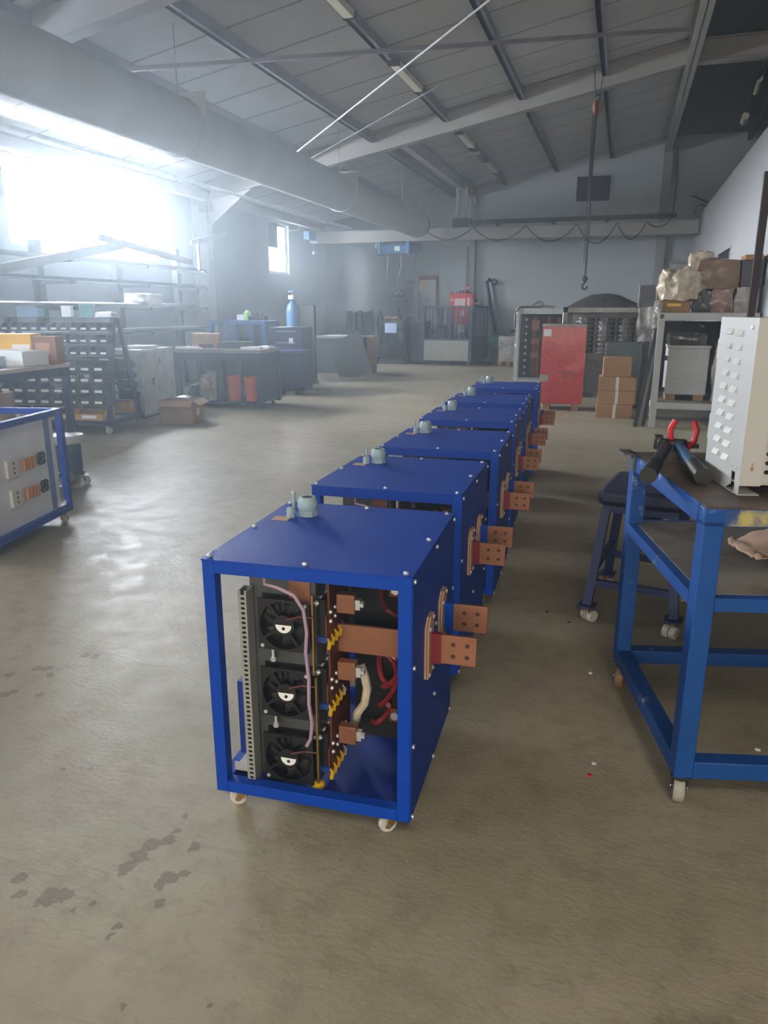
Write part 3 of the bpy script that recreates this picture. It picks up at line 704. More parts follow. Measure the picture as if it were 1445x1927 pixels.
# local x runs along the front, local y goes back along the louvred side
Hh = .487; Dp = .285
a = MB(); a.prism([(0, .0), (.028, .0), (.028, .012), (.034, .06), (.062, .06), (.062, .02), (.10, .0), (Dp-.025, .0), (Dp-.025, .028), (Dp, .028), (Dp, .11), (Dp+.008, .12), (Dp+.008, .19), (Dp, .2), (Dp, .36), (Dp+.008, .365), (Dp+.008, .42), (Dp, .425), (Dp, Hh), (0, Hh)], 'x', 0, .003)
a.box(.003, .55, Dp-.003, Dp, .02, Hh); a.box(.003, .55, 0, Dp, Hh-.003, Hh); a.box(.003, .55, .004, Dp, .03, .033); a.build('body', M_cream, EN)
a = MB(); a.box(.0, .058, -.003, 0, .028, Hh); a.build('front_flange', M_cream, EN)
a = MB(); a.box(.058, .55, .010, .012, .03, Hh); a.box(.058, .060, -.003, .012, .03, Hh); fp = a.build('front_panel', M_cream, EN)
a = MB()
for k in range(6): a.box(.075, .14, .0085, .0098, .06+.026*k, .072+.026*k); a.cyl((.075, .0085, .066+.026*k), (.075, .0098, .066+.026*k), .006, n=10)
a.build('vent_slot', M_blackm, fp)
a = MB(); a.box(.0, .06, .0, .10, 0, .003); a.build('foot', M_cream, EN)
for k in range(10):
    for c in range(2):
        y0 = .095+c*.078; z0 = .082+k*.0395-(0 if c else .003)
        a = MB(); wd, hh, dd = .050, .019, .008
        V = [a.bm.verts.new(p) for p in ((0, y0, z0), (0, y0+wd, z0), (0, y0+wd, z0+hh), (0, y0, z0+hh), (-dd, y0+.003, z0+.002), (-dd, y0+wd-.003, z0+.002), (-.001, y0+wd-.003, z0+hh-.001), (-.001, y0+.003, z0+hh-.001))]
        for q in ((4, 5, 6, 7), (0, 1, 5, 4), (1, 2, 6, 5), (3, 0, 4, 7), (2, 3, 7, 6)): a.bm.faces.new([V[i] for i in q])
        a.build('louvre', M_cream, EN, smooth=False)
a = MB(); a.cyl((-.004, .03, .075), (0, .03, .075), .005, n=10); a.build('rivet', M_screw, EN)
a = MB(); a.cyl((-.004, .035, .462), (0, .035, .462), .006, n=10); a.build('rivet', M_screw, EN)
a = MB(); a.cyl((.03, -.0045, .075), (.03, -.0032, .075), .006, n=12); a.box(.0275, .0325, -.0045, -.0032, .075, .094); a.build('keyhole', M_tan, EN)

# cable cutter and pliers
CC = thing('cable_cutter', 'large cable cutter with blue tube handles and black grips lying on the table', 'tool', (0, 0, 0))
hd = Vector(tp(.115, .70, .985)); e1 = Vector((.105, 2.33, .965)); e2 = Vector((.262, 2.345, .97))
def handle(a, b, m_):
    d = (b-a); h = MB(); h.cyl(a, a+d*.72, .019, .021, n=14); o = h.build('handle', m_, CC)
    g_ = MB(); g_.cyl(a+d*.66, b, .0235, .026, n=14); g_.cyl(a+d*.64, a+d*.67, .024, n=14); g_.build('grip', M_black, o); return o
handle(hd+Vector((-.02, -.03, 0)), e1, mat('black_tube', (24, 34, 44), .3)); handle(hd+Vector((.02, -.03, 0)), e2, mat('blue_tube', (20, 78, 112), .3, var=.1))
h = MB(); h.box(-.05, .05, -.03, .03, -.02, .02, Matrix.Translation(hd)); h.cyl(hd+Vector((-.03, -.02, -.025)), hd+Vector((-.03, -.02, .025)), .018); h.cyl(hd+Vector((.03, -.02, -.025)), hd+Vector((.03, -.02, .025)), .018); h.box(-.06, -.03, .0, .05, -.018, .03, Matrix.Translation(hd)); h.build('head', M_black, CC, bev=.004)
h = MB(); h.prism([(-.02, .02), (.05, .03), (.085, .015), (.09, .0), (.02, -.0)], 'z', -.008, .008, Matrix.Translation(hd)); h.build('jaw', M_steeld, CC)
PL = thing('pliers', 'pliers with bright red handles lying behind the cable cutter', 'tool', (*tp(.15, .70, 0)[:2], .957), 75)
for s in (-1, 1):
    MB().tube([(0, s*.004, .0), (-.005, s*.018, .02), (-.005, s*.04, .05), (.0, s*.044, .085), (.005, s*.03, .115)], .011, 10).build('handle', M_redp, PL)
h = MB(); h.prism([(-.07, .004), (-.02, .018), (.01, .014), (.01, -.014), (-.02, -.018), (-.07, -.004)], 'z', -.01, .01); h.build('jaws', M_steeld, PL)

# cloth on the lower shelf
RG = MB(); b = RG.bm; nx, ny = 26, 20; grid = []
for i in range(nx):
    rowv = []
    for j in range(ny):
        u, v = i/(nx-1), j/(ny-1)
        x = (u-.5)*.30*(1-.25*abs(v-.5)); y = (v-.5)*.18*(1+.2*math.sin(u*5))
        z = .012+.05*max(0, noise.noise((u*3.2, v*2.2, 1)))+.025*abs(noise.noise((u*6, v*7, 4)))+.03*math.exp(-((u-.45)**2+(v-.5)**2)*9)
        rowv.append(b.verts.new((x+.02*noise.noise((u*3, v*3, 8)), y+.03*noise.noise((u*3, v*3, 2)), z)))
    grid.append(rowv)
for i in range(nx-1):
    for j in range(ny-1): b.faces.new((grid[i][j], grid[i+1][j], grid[i+1][j+1], grid[i][j+1]))
rg = RG.build('rag', M_rag, None, ang=80); rg.location = tp(.40, .40, .684); rg.rotation_euler = (0, 0, R(20))
rg.modifiers.new('th', 'SOLIDIFY').thickness = .003
tag(rg, 'crumpled beige work cloth on the lower shelf of the blue table', 'cloth')

# stool
ST = thing('stool', 'navy padded stool with splayed blue legs on casters behind the work table', 'stool', (.172, 3.66, 0), -9.7)
MB().box(-.19, .19, -.24, .24, .575, .655).build('seat', M_padding, ST, bev=.028)
m = MB(); m.box(-.165, .165, -.215, .215, .545, .575); m.build('seat_frame', M_blued, ST)
ft = {}
for i, (sx, sy) in enumerate(((-1, -1), (1, -1), (-1, 1), (1, 1))):
    top = Vector((sx*.15, sy*.2, .56)); bot = Vector((sx*.195, sy*.25, .09)); ft[(sx, sy)] = (top, bot)
    m = MB(); m.bar(top, bot, .04); lg = m.build('leg', M_blued, ST)
    MB().box(bot.x-.04, bot.x+.04, bot.y-.04, bot.y+.04, .078, .088).build('foot_plate', M_blued, lg)
    caster(ST, bot.x, bot.y, .078, .03, M_nylon, fork=M_brass, ww=.034, twin=True, rz=(60, 250, 120, 300)[i])
for p, q, z in (((-1, -1), (1, -1), .2), ((-1, 1), (1, 1), .2), ((-1, -1), (-1, 1), .27), ((1, -1), (1, 1), .27)):
    k = (z-.09)/.47; A = ft[p][1].lerp(ft[p][0], k); B = ft[q][1].lerp(ft[q][0], k)
    MB().bar(A, B, .03).build('stretcher', M_blued, ST)
m = MB(); m.lump(-.05, .08, -.1, .05, .46, .55, .03, 12, 5, 3, keep=False); m.build('height_lever', M_black, ST)

# ------------------------------------------------------------------ white rack at the right wall
RK = thing('steel_rack', 'pale grey welded steel rack loaded with wrapped goods by the partition wall', 'rack', (.40, 10.05, 0))
Wd, Ln = 1.14, 1.5
for x in (0, Wd-.08):
    for y in (0, Ln-.08): MB().box(x, x+.08, y, y+.08, 0, 1.41).build('leg', M_greyl, RK, bev=.003)
f = MB(); f.box(.08, Wd-.08, 0, .08, 1.33, 1.41); f.box(.08, Wd-.08, Ln-.08, Ln, 1.33, 1.41); f.box(0, .08, .08, Ln-.08, 1.33, 1.41); f.box(Wd-.08, Wd, .08, Ln-.08, 1.33, 1.41); f.build('top_frame', M_greyl, RK, bev=.003)
MB().box(.0, Wd, .0, Ln, 1.41, 1.418).build('top_shelf', M_greyl, RK)
f = MB(); f.box(.08, Wd-.08, 0, .08, .235, .315); f.box(.08, Wd-.08, Ln-.08, Ln, .235, .315); f.box(0, .08, .08, Ln-.08, .235, .315); f.box(Wd-.08, Wd, .08, Ln-.08, .235, .315); f.build('lower_frame', M_greyl, RK, bev=.003)
MB().box(.0, Wd, .05, Ln-.02, .315, .325).build('lower_shelf', M_shelfsheet, RK)
MB().box(.02, .06, -.004, 0, 1.35, 1.40).build('tube_end', M_black, RK)
# goods inside the rack
G1 = thing('control_cabinet', 'grey ribbed cabinet on two wooden blocks inside the steel rack', 'cabinet', (.56, 10.3, .326))
m = MB(); m.box(0, .50, 0, .5, .07, .66); m.build('body', M_greyl, G1, bev=.01)
m = MB()
for k in range(9): m.box(.04, .46, -.008, 0, .12+k*.055, .135+k*.055)
m.build('rib', M_greyl, G1)
m = MB(); m.box(-.01, .51, -.02, .52, .66, .69); m.build('lid', M_greyl, G1)
for x in (.02, .36): MB().box(x, x+.12, .02, .48, 0, .07).build('wood_block', M_wood, G1)
MB().box(-.03, 0, -.005, .03, .5, .56).build('hinge', M_black, G1); MB().box(-.03, 0, -.005, .03, .1, .16).build('hinge', M_black, G1)
tag(MB().lump(.56, 1.02, 10.3, 10.75, 1.02, 1.17, .02, 8, 8, 2).build('wrapped_unit', M_wrapk), 'low dark wrapped unit lying on the ribbed cabinet in the rack', 'package')
G2 = MB().lump(1.12, 1.40, 10.25, 10.7, .327, 1.05, .035, 6, 11, 5).build('wrapped_cylinder', M_plastic)
tag(G2, 'tall clear-wrapped bundle standing beside the ribbed cabinet in the rack', 'package')
tag(MB().box(.50, 1.45, 11.35, 11.5, .33, 1.30).build('dark_board', M_blackm), 'dark board standing at the back inside the steel rack', 'board')
# goods on top
BX = thing('open_box', 'torn brown cardboard box with yellow tape on the rack corner, plastic spilling out', 'box', (.40, 10.12, 1.419), 3)
m = MB(); m.box(.0, .36, 0, .008, 0, .145); m.box(0, .36, .33, .338, 0, .145); m.box(0, .008, 0, .338, 0, .145); m.box(.352, .36, 0, .338, 0, .145); m.box(0, .36, 0, .338, 0, .008); m.build('body', M_cardd, BX)
MB().box(.09, .25, -.003, 0, .075, .11).build('yellow_tape', M_yellow, BX)
m = MB(); m.box(.355, .40, .02, .3, .06, .066, Matrix.Rotation(R(50), 4, 'Y') @ Matrix.Translation((.1, 0, .25))); m.build('flap', M_cardd, BX)
m = MB(); m.lump(.42, .86, 10.06, 10.55, 1.56, 1.92, .07, 5, 14, 11, .45, keep=False)
tag(m.build('cloudy_bag', M_bubble), 'cloudy plastic bag bulging out of the torn box on the rack', 'bag')
m = MB(); m.lump(.34, .43, 10.1, 10.5, 1.22, 1.55, .04, 9, 8, 21, .3, keep=False)
tag(m.build('hanging_film', M_plastic), 'clear plastic film hanging over the rack corner', 'film')
tag(MB().lump(.80, 1.30, 10.2, 10.75, 1.70, 2.04, .03, 4, 12, 31, .35).build('wrapped_bale', M_wrapb), 'large brown wrapped bale lying on top of the rack pile', 'package')
tag(MB().lump(.74, 1.02, 10.62, 10.9, 1.95, 2.16, .04, 7, 10, 41, .25).build('wrapped_parcel', M_bubble), 'small pale wrapped parcel topmost of the rack pile', 'package')
for x0, x1, z1, sd, mt_, lb in ((.80, .99, 1.69, 51, M_wrapk, 'black wrapped bundle on the rack beside the torn box'), (.99, 1.24, 1.70, 61, M_wrapp, 'pinkish wrapped bundle on the rack under the brown bale'), (1.26, 1.46, 1.72, 71, M_plastic, 'clear wrapped bundle at the wall end of the rack top')):
    tag(MB().lump(x0, x1, 10.15, 10.6, 1.42, z1, .03, 8, 9, sd, .2).build('wrapped_bundle', mt_), lb, 'package', 'wrapped bundles on the rack top')
CR = thing('dark_crate', 'dark grey box on the clear bundle at the wall end of the rack', 'box', (1.30, 10.2, 1.73))
MB().box(0, .24, 0, .4, 0, .30).build('body', mat('slate_box', (66, 64, 72), .5), CR, bev=.006)
MB().box(.02, .22, -.02, .38, .30, .36).build('cardboard_top', M_card, CR, bev=.005)
# dark upright frame nearer the camera, behind the enclosure
UF = thing('upright_frame', 'tall dark rusty steel upright frame standing before the steel rack', 'frame', (1.20, 8.6, 0), 0)
MB().box(0, .07, 0, .07, .0, 2.76).build('post', M_rust, UF); MB().box(.38, .45, .1, .17, .0, 2.76).build('post', M_rust, UF)
MB().box(.0, .45, .02, .08, 2.70, 2.76).build('crossbar', M_rust, UF); MB().box(-.02, .47, -.03, .2, 0, .012).build('base_plate', M_rust, UF)
# leaning strips
LS = [(.235, .02, .05, 'black leaning steel strip outermost against the rack leg'), (.27, .05, .07, 'grey leaning steel strip between the black one and the rack leg'), (.315, .10, .09, 'narrow dark strip leaning closest to the rack leg')]
for k, (x, dy, wd, lb) in enumerate(LS):
    m = MB(); m.bar((x, 9.98+dy, .0), (x+.165-.03*k, 10.10+dy, 1.25), wd, .012, (0, 1, 0)); tag(m.build('steel_strip', M_steeld if k != 1 else M_grey), lb, 'strip', 'strips leaning on the rack')

# ------------------------------------------------------------------ cardboard box stack
def carton(x, y, z, w, d, h, rz, label, strap=True, m_=M_card):
    t = thing('carton', label, 'box', (x, y, z), rz, 'cartons in the stack')
    MB().box(-w/2, w/2, 0, d, 0, h).build('body', m_, t, bev=.004)
    m = MB(); m.box(-w/2+.003, w/2-.003, 0, d, h, h+.003); m.build('lid_flaps', m_, t)
    if strap:
        MB().box(-.02, .02, -.003, 0, 0, h).build('tape', M_tape, t)
    return t
carton(-.04, 10.76, 0, .48, .36, .185, 2, 'bottom carton of the stack before the grey-green panel')
carton(-.02, 10.77, .19, .50, .36, .185, -1, 'second carton from the bottom of the stack')
carton(-.025, 10.75, .38, .50, .36, .18, 1, 'third carton from the bottom, with a square pale label')
t = carton(-.04, 10.78, .565, .37, .30, .255, 3, 'topmost carton of the stack, smaller than those below', strap=False)
MB().box(-.16, .16, -.004, -.001, .118, .124).build('lid_edge', M_cardd, t)

# red wrapped cabinet
RD = thing('red_cabinet', 'red sheet-metal cabinet in clear wrap standing by the end of the blue row', 'cabinet', (-1.135, 11.35, 0), 3)
m = MB(); m.lump(0, .63, 0, .5, .10, 1.235, .008, 5, 10, 3, .02); m.build('body', M_wrapr, RD)
MB().lump(-.005, .635, -.005, .505, 1.215, 1.25, .006, 9, 8, 4, .05).build('top_wrap', M_plastic, RD)
MB().box(.02, .13, -.012, -.008, 1.08, 1.18).build('paper_label', M_paper, RD)
m = MB(); m.lump(.0, .12, -.016, .04, .42, .52, .02, 20, 5, 6, keep=False); m.build('torn_wrap', M_plastic, RD)
m = MB(); m.cyl((.15, -.02, .47), (.15, .0, .47), .03, n=16); m.build('lock', M_redp, RD)
m = MB(); m.prism([(.24, .565), (.38, .59), (.52, .575), (.54, .54), (.46, .48), (.34, .47), (.30, .54)], 'y', -.0095, -.0085); m.build('dent', mat('dark_red_tear', (150, 26, 34), .3), RD)
m = MB(); m.box(.03, .60, .03, .48, .085, .10); m.build('pallet_top', M_wood, RD)
for x in (.06, .48):
    MB().box(x, x+.1, .03, .48, 0, .085).build('runner', M_wood, RD)

# open white frame with copper inside
CF = thing('rectifier_frame', 'open white frame with fans and copper bars and a cable lying on top', 'frame', (-2.08, 15.6, 0), 10)
m = MB(); w_, d_, h_, t_ = 1.0, .75, 1.42, .045
for x in (0, w_-t_):
    for y in (0, d_-t_): m.box(x, x+t_, y, y+t_, 0.02, h_)
    for z in (.02, .72, h_-t_): m.box(x, x+t_, t_, d_-t_, z, z+t_)
for y in (0, d_-t_):
    for z in (.02, h_-t_): m.box(t_, w_-t_, y, y+t_, z, z+t_)
m.build('frame', M_greyl, CF)
MB().box(-.01, w_+.01, -.01, d_+.01, h_, h_+.06).build('top_panel', M_greyl, CF)
MB().box(.1, .99, .5, .52, .06, h_-.05).build('back_plate', M_blackm, CF)
for k in range(9):
    m = MB(); zc = .18+k*.135; m.box(.13, .26, .08, .12, zc-.06, zc+.06); fo = m.build('fan', M_black, CF, bev=.008)
    MB().cyl((.195, .07, zc), (.195, .08, zc), .028, n=16).build('fan_hub', M_greyl, fo)
for x, z0, z1 in ((.33, .15, 1.32), (.42, .1, .9), (.62, .9, 1.33), (.82, .6, 1.3)):
    MB().box(x, x+.07, .16, .18, z0, z1).build('copper_bar', M_copperd, CF)
for z in (.5, .78, 1.05, 1.15): MB().box(.31, .46, .10, .16, z, z+.1).build('copper_block', M_copper, CF)
for x, z in ((.5, .2), (.5, .55), (.68, .3), (.68, .62)): MB().box(x, x+.12, .2, .4, z, z+.24).build('module', M_blackm, CF)
m = MB(); m.tube([(-.04, -.05, 1.1), (-.05, -.06, 1.25), (-.05, -.06, 1.40), (.04, -.02, 1.51), (.2, .1, 1.51), (.35, .2, 1.51), (.55, .25, 1.53), (.75, .2, 1.51)], .022, 8)
m.tube([(.3, .3, 1.51), (.36, .3, 1.58), (.46, .3, 1.62), (.52, .3, 1.58), (.50, .3, 1.52), (.4, .28, 1.51)], .022, 8)
tag(m.build('cable_coil', mat('grey_cable', (100, 96, 92), .5)), 'looped grey cable lying on the open white frame', 'cable').matrix_world = CF.matrix_basis.copy()

# big dark wrapped machine
WM = thing('wrapped_machine', 'big dark open-frame machine under stretch wrap behind the cartons', 'machine', (-1.0, 13.2, 0))
m = MB(); t_ = .1; w_ = 1.42
for x in (0, w_-t_): m.box(x, x+t_, 0, t_, .1, 1.5); m.box(x, x+t_, 1, 1.1, .1, 1.5)
for z in (.1, 1.4): m.box(0, w_, 0, t_, z, z+t_); m.box(0, w_, 1, 1.1, z, z+t_); m.box(0, t_, 0, 1.1, z, z+t_); m.box(w_-t_, w_, 0, 1.1, z, z+t_)
m.build('frame', M_wrapk, WM, bev=.012)
for k in range(3): MB().cyl((.36+k*.34, .5, .2), (.36+k*.34, .5, 1.32), .15, n=24).build('coil', M_wrapk, WM)
for k in range(3):
    m = MB()
    for j in range(8): m.cyl((.36+k*.34, .5, .72+j*.075), (.36+k*.34, .5, .75+j*.075), .165, n=24)
    m.build('coil_disc', mat('dark_resin', (92, 86, 78), .4), WM)
MB().box(.1, 1.32, .95, .99, .2, 1.4).build('back_sheet', mat('grey_wrap_sheet', (104, 104, 104), .3, var=.2, bump=.3, bscale=8), WM)
MB().box(.12, 1.3, .1, .12, .2, .74).build('lower_sheet', M_wrapk, WM)
m = MB(); b = m.bm
m.lathe([(.62, 1.49), (.56, 1.54), (.40, 1.61), (.24, 1.69), (.12, 1.715), (.04, 1.72)], (.66, .45, 0), 22, Matrix.Translation((.66, .45, 0)) @ Matrix.Diagonal((1.05, .7, 1, 1)) @ Matrix.Translation((-.66, -.45, 0)))
for v in b.verts: v.co += Vector((0, 0, noise.noise(v.co*7)*.02))
m.build('cover_hump', M_wrapk, WM)
m = MB(); m.lump(1.22, 1.46, -.05, .5, .95, 1.5, .05, 7, 10, 5, .15); m.build('corner_wrap', M_plastic, WM)
for x in (.1, 1.2): MB().box(x, x+.12, .0, 1.1, 0, .1).build('skid', M_wood, WM)
WB = thing('wrapped_box', 'small grey box with clear wrap edges standing on the big wrapped machine', 'box', (.20, 13.25, 1.5))
MB().lump(0, .26, 0, .3, 0, .34, .012, 8, 8, 7, .03).build('body', mat('grey_box', (82, 82, 84), .4, bump=.3, bscale=16), WB)
for x in (-.01, .26): MB().lump(x, x+.02, -.01, .2, 0, .36, .012, 18, 5, 8, .1).build('wrap_edge', M_plastic, WB)

# grey-green panel cabinet
GP = thing('panel_cabinet', 'plain grey-green flat steel cabinet standing behind the carton stack', 'cabinet', (-.24, 11.9, 0), 0)
MB().box(0, .54, 0, .25, .04, .985).build('body', M_greyg, GP, bev=.015)
MB().box(.48, .62, .05, .6, .0, .96).build('side', mat('slate_grey_panel', (78, 88, 92), .5), GP, bev=.01)
m = MB(); m.box(-.02, .0, .02, .06, .25, .3); m.box(-.02, 0, .02, .06, .75, .8); m.build('hinge', M_steeld, GP)
MB().box(.03, .5, .02, .23, 0, .04).build('plinth', M_steeld, GP)

# small wrapped grey box on pallet
PB = thing('wrapped_crate', 'small silver-wrapped box on a wooden pallet before the back wall', 'box', (-3.12, 19.95, 0), 8)
MB().lump(0, .56, 0, .5, .16, .78, .02, 6, 10, 13, .04).build('body', M_plastic, PB)
for x in (.0, .22, .46): MB().box(x, x+.1, 0, .5, .0, .12).build('runner', M_wood, PB)
MB().box(-.02, .58, 0, .5, .12, .16).build('deck', M_wood, PB)
# teal compressor tank
TK = thing('air_tank', 'teal air tank behind the silver-wrapped box', 'tank', (-3.30, 21.2, 0), 100)
M_ = Matrix.Translation((0, 0, .55)) @ Matrix.Rotation(R(90), 4, 'Y')
m = MB(); m.lathe([(.05, -.48), (.2, -.45), (.29, -.36), (.30, -.3), (.30, .3), (.29, .36), (.2, .45), (.05, .48)], (0, 0, 0), 28, M_); m.build('tank', M_teal, TK)
m = MB(); 
for x in (-.3, .3): m.box(x-.03, x+.03, -.2, .2, 0, .3)
m.build('feet', M_teal, TK)
MB().cyl((.1, 0, .85), (.1, 0, 1.0), .02, n=8).build('valve', M_black, TK)
TH = thing('wall_controller', 'small grey wall controller with dark display beside the silver-wrapped box', 'controller', (-3.02, YB-.06, .73))
MB().box(-.1, .1, 0, .06, 0, .24).build('case', M_greyl, TH, bev=.006); MB().box(-.07, .07, -.004, 0, .09, .19).build('display', M_black, TH)
m = MB(); m.cyl((0, 0, 0), (.0, -.05, .02), .01, n=8); m.cyl((0, -.05, -.05), (0, -.05, .03), .012, n=8)
o = m.build('wall_tap', M_zinc); o.location = (-2.52, YB-.0, 2.05); tag(o, 'tiny metal fitting alone on the pale back wall', 'fitting')

# blue barred cage trolley
CG = thing('cage_trolley', 'navy barred cage trolley with grey lower panels by the back wall', 'trolley', (-5.25, 20.0, 0), -5)
w_, d_ = 1.42, 1.62
for x in (0, w_-.08):
    for y in (0, d_-.08): MB().box(x, x+.09, y, y+.09, .1, 1.55).build('post', M_bluen, CG)
m = MB()
for z in (.1, .66, 1.50):
    m.box(0, w_, .02, .07, z, z+.06); m.box(0, w_, d_-.07, d_-.02, z, z+.06); m.box(.02, .07, 0, d_, z, z+.06); m.box(w_-.06, w_-.01, 0, d_, z, z+.06)
m.build('rail', M_bluen, CG)
for k in range(13):
    x = .12+k*.098
    MB().box(x, x+.022, .03, .055, .7, 1.5).build('front_bar', M_bluen, CG)
for k in range(8):
    y = .2+k*.17
    MB().box(w_-.05, w_-.025, y, y+.03, .7, 1.5).build('side_bar', M_bluen, CG)
m = MB(); m.box(.75, .86, .0, .03, .66, 1.52); m.build('gate_post', M_bluen, CG)
MB().box(.05, w_-.03, .005, .018, .13, .66).build('front_plate', mat('grey_plate', (140, 140, 132), .5, var=.08), CG)
MB().box(w_-.015, w_-.002, .05, d_-.05, .13, .66).build('side_plate', M_steeld, CG)
MB().box(.05, w_-.05, .05, d_-.05, .10, .13).build('deck', M_steeld, CG)
for x in (.15, w_-.15):
    for y in (.15, d_-.15): caster(CG, x, y, .10, .045, M_rubber, fork=M_steeld, ww=.03)
MB().bar((.56, .9, .14), (.70, 1.0, 1.44), .12, .03).build('plank', M_woodf, CG)
tag(MB().lump(-5.08, -4.62, 20.3, 20.85, .16, .98, .1, 5, 9, 17, .4).build('scrap_heap', M_steeld), 'grey heap of scrap inside the cage trolley', 'scrap')
tag(MB().lump(-4.36, -4.08, 20.4, 20.9, .16, .86, .1, 6, 9, 19, .4).build('scrap_sack', M_grey), 'pale sack inside the cage trolley under the red chest', 'sack')
# red tool chest on a stand behind the cage
RC = thing('tool_chest', 'bright red tool chest with white stickers and clutter on top, seen above the cage', 'chest', (-4.70, 21.02, 0))
m = MB(); m.prism([(0, 1.12), (.08, 1.06), (.60, 1.06), (.66, 1.12), (.66, 1.82), (0, 1.82)], 'y', 0, .45); m.build('body', M_redp, RC, bev=.01)
m = MB(); m.box(.0, .66, 0, .02, 1.82, 1.90); m.box(0, .02, 0, .45, 1.82, 1.93); m.box(.64, .66, 0, .45, 1.82, 1.88); m.build('tray_rim', M_redp, RC)
m = MB(); random.seed(3)
for k in range(12):
    x = .05+random.random()*.55; m.bar((x, .1+random.random()*.2, 1.82), (x+random.uniform(-.06, .06), .2, 1.93+random.random()*.06), .02)
m.build('loose_tools', M_steeld, RC)
for x0, x1, z0, z1 in ((.14, .44, 1.52, 1.76), (.50, .57, 1.54, 1.78), (.03, .11, 1.70, 1.75), (.30, .42, 1.28, 1.42)): MB().box(x0, x1, -.006, 0, z0, z1).build('sticker', mat('sticker_grey', (205, 190, 186), .6), RC)
MB().box(.66, .70, .02, .43, 1.1, 1.75).build('side_shelf', M_rust, RC); MB().box(.70, .86, .05, .4, 1.6, 1.66).build('side_arm', M_grey, RC)
for x in (.04, .56): MB().box(x, x+.06, .05, .4, 0, 1.06).build('stand_leg', M_steeld, RC)
# leaning struts by the gable post
for k, (xa, xb, zt, mt_, lb) in enumerate(((-3.84, -3.42, 2.25, M_blued, 'navy steel channel leaning on the gable post beside the red chest'), (-3.72, -3.30, 2.3, M_grey, 'grey steel channel leaning on the gable post, capped by a coil'))):
    m = MB(); m.bar((xb+.1, 21.72, 0), (xa, 21.90, zt), .12, .05); o = m.build('steel_channel', mt_); tag(o, lb, 'channel', 'channels leaning on the gable post')
m = MB(); m.tube([(-3.60+.07*math.cos(a), 21.8, 2.22+.07*math.sin(a)) for a in [i*math.pi/6 for i in range(12)]], .018, 8, closed=True); m.ball((-3.74, 21.8, 2.27), .06, 10)
tag(m.build('hose_coil', M_rubber), 'small dark coil hooked over the top of the leaning channels', 'coil')
t = thing('alarm_box', 'small red call box on the gable post above the red chest', 'alarm', (-4.37, YB-.1, 2.0)); MB().cyl((0, -.04, .06), (0, .03, .06), .07, n=18).build('case', M_redp, t); MB().cyl((0, -.05, .06), (0, -.04, .06), .03, n=14).build('button', M_white, t)

# notice board, posters, papers on the back wall
NB = thing('notice_board', 'tall pale board with brown wooden frame on the back wall', 'board', (-5.57, YB-.03, 0))
m = MB(); m.box(-.27, -.23, -.02, .03, 1.0, 2.4); m.box(.24, .29, -.02, .03, 1.0, 2.4); m.box(-.27, .29, -.02, .03, 2.30, 2.42); m.box(-.27, .29, -.02, .03, 1.0, 1.05); m.build('frame', M_woodf, NB)
MB().box(-.24, .25, -.005, .02, 1.04, 2.31).build('glass', mat('board_glass', (188, 196, 206), .12, var=.06, scale=3), NB)
MB().lump(-.25, -.03, -.03, -.01, 2.03, 2.27, .01, 12, 5, 9, .2, keep=False).build('paper_note', mat('warm_paper', (220, 200, 170), .7), NB)
for x0, x1, z0, z1, lb in ((-6.28, -6.02, 1.35, 2.1, 'long faint paper sheet on the back wall above the tripod'), (-6.3, -5.98, 2.18, 2.30, 'narrow paper strip on the wall above the long sheet'), (-6.24, -6.02, 1.1, 1.28, 'small dark card on the wall behind the tripod')):
    tag(MB().box(x0, x1, YB-.008, YB, z0, z1).build('wall_paper_sheet', mat('dim_paper', (150, 150, 152), .8) if z0 > 1.2 else M_grey), lb, 'paper')
# work light tripod
TR = thing('work_light', 'double work light on a black tripod behind the wrapped pallet', 'light', (-6.3, 21.45, 0))
m = MB(); m.cyl((0, 0, .9), (0, 0, 1.92), .018, n=8); m.build('mast', M_black, TR)
for a in (200, 320, 80):
    MB().bar((0, 0, 1.55), (.5*math.cos(R(a)), .34*math.sin(R(a)), .0), .03).build('leg', M_black, TR)
for s in (-1, 1): 
    m = MB(); m.box(s*.09-.075, s*.09+.075, -.05, .05, 1.82, 2.02); hd_ = m.build('lamp_head', M_black, TR, bev=.01)
    MB().box(s*.09-.05, s*.09+.05, -.056, -.05, 1.86, 1.98).build('lamp_glass', M_grey, hd_)
# black wrapped pallet with paper
BP = thing('wrapped_pallet', 'black glossy stretch-wrapped pallet load with a blue-white paper on it', 'pallet', (-6.5, 20.2, 0), -6)
MB().lump(.0, .72, 0, .7, .10, 1.18, .05, 4, 12, 23, .14).build('load', mat('black_wrap', (26, 32, 40), .12, var=.3, bump=.9, bscale=9, coat=.8), BP)
MB().box(.19, .54, -.055, -.045, .84, 1.10).build('paper', mat('blue_paper', (186, 206, 240), .7), BP)
MB().box(-.02, .74, -.02, .72, .0, .10).build('pallet_base', M_rubber, BP)
for x in (.2, .42): MB().cyl((x-.07, .1, 1.22), (x+.09, .1, 1.24), .045, n=12).build('tape_roll', M_card, BP)
BB = thing('brown_crate', 'dark brown box between the black wrapped pallet and the cage', 'box', (-5.67, 20.55, 0), -4)
MB().box(0, .38, 0, .6, .02, 1.12).build('body', mat('dark_brown_card', (70, 54, 50), .7, var=.15), BB, bev=.02)
MB().box(-.01, .39, -.01, .61, 1.12, 1.15).build('lid', mat('brown_lid', (92, 60, 52), .7), BB); MB().box(.02, .36, .02, .58, 0, .02).build('base', M_rubber, BB)

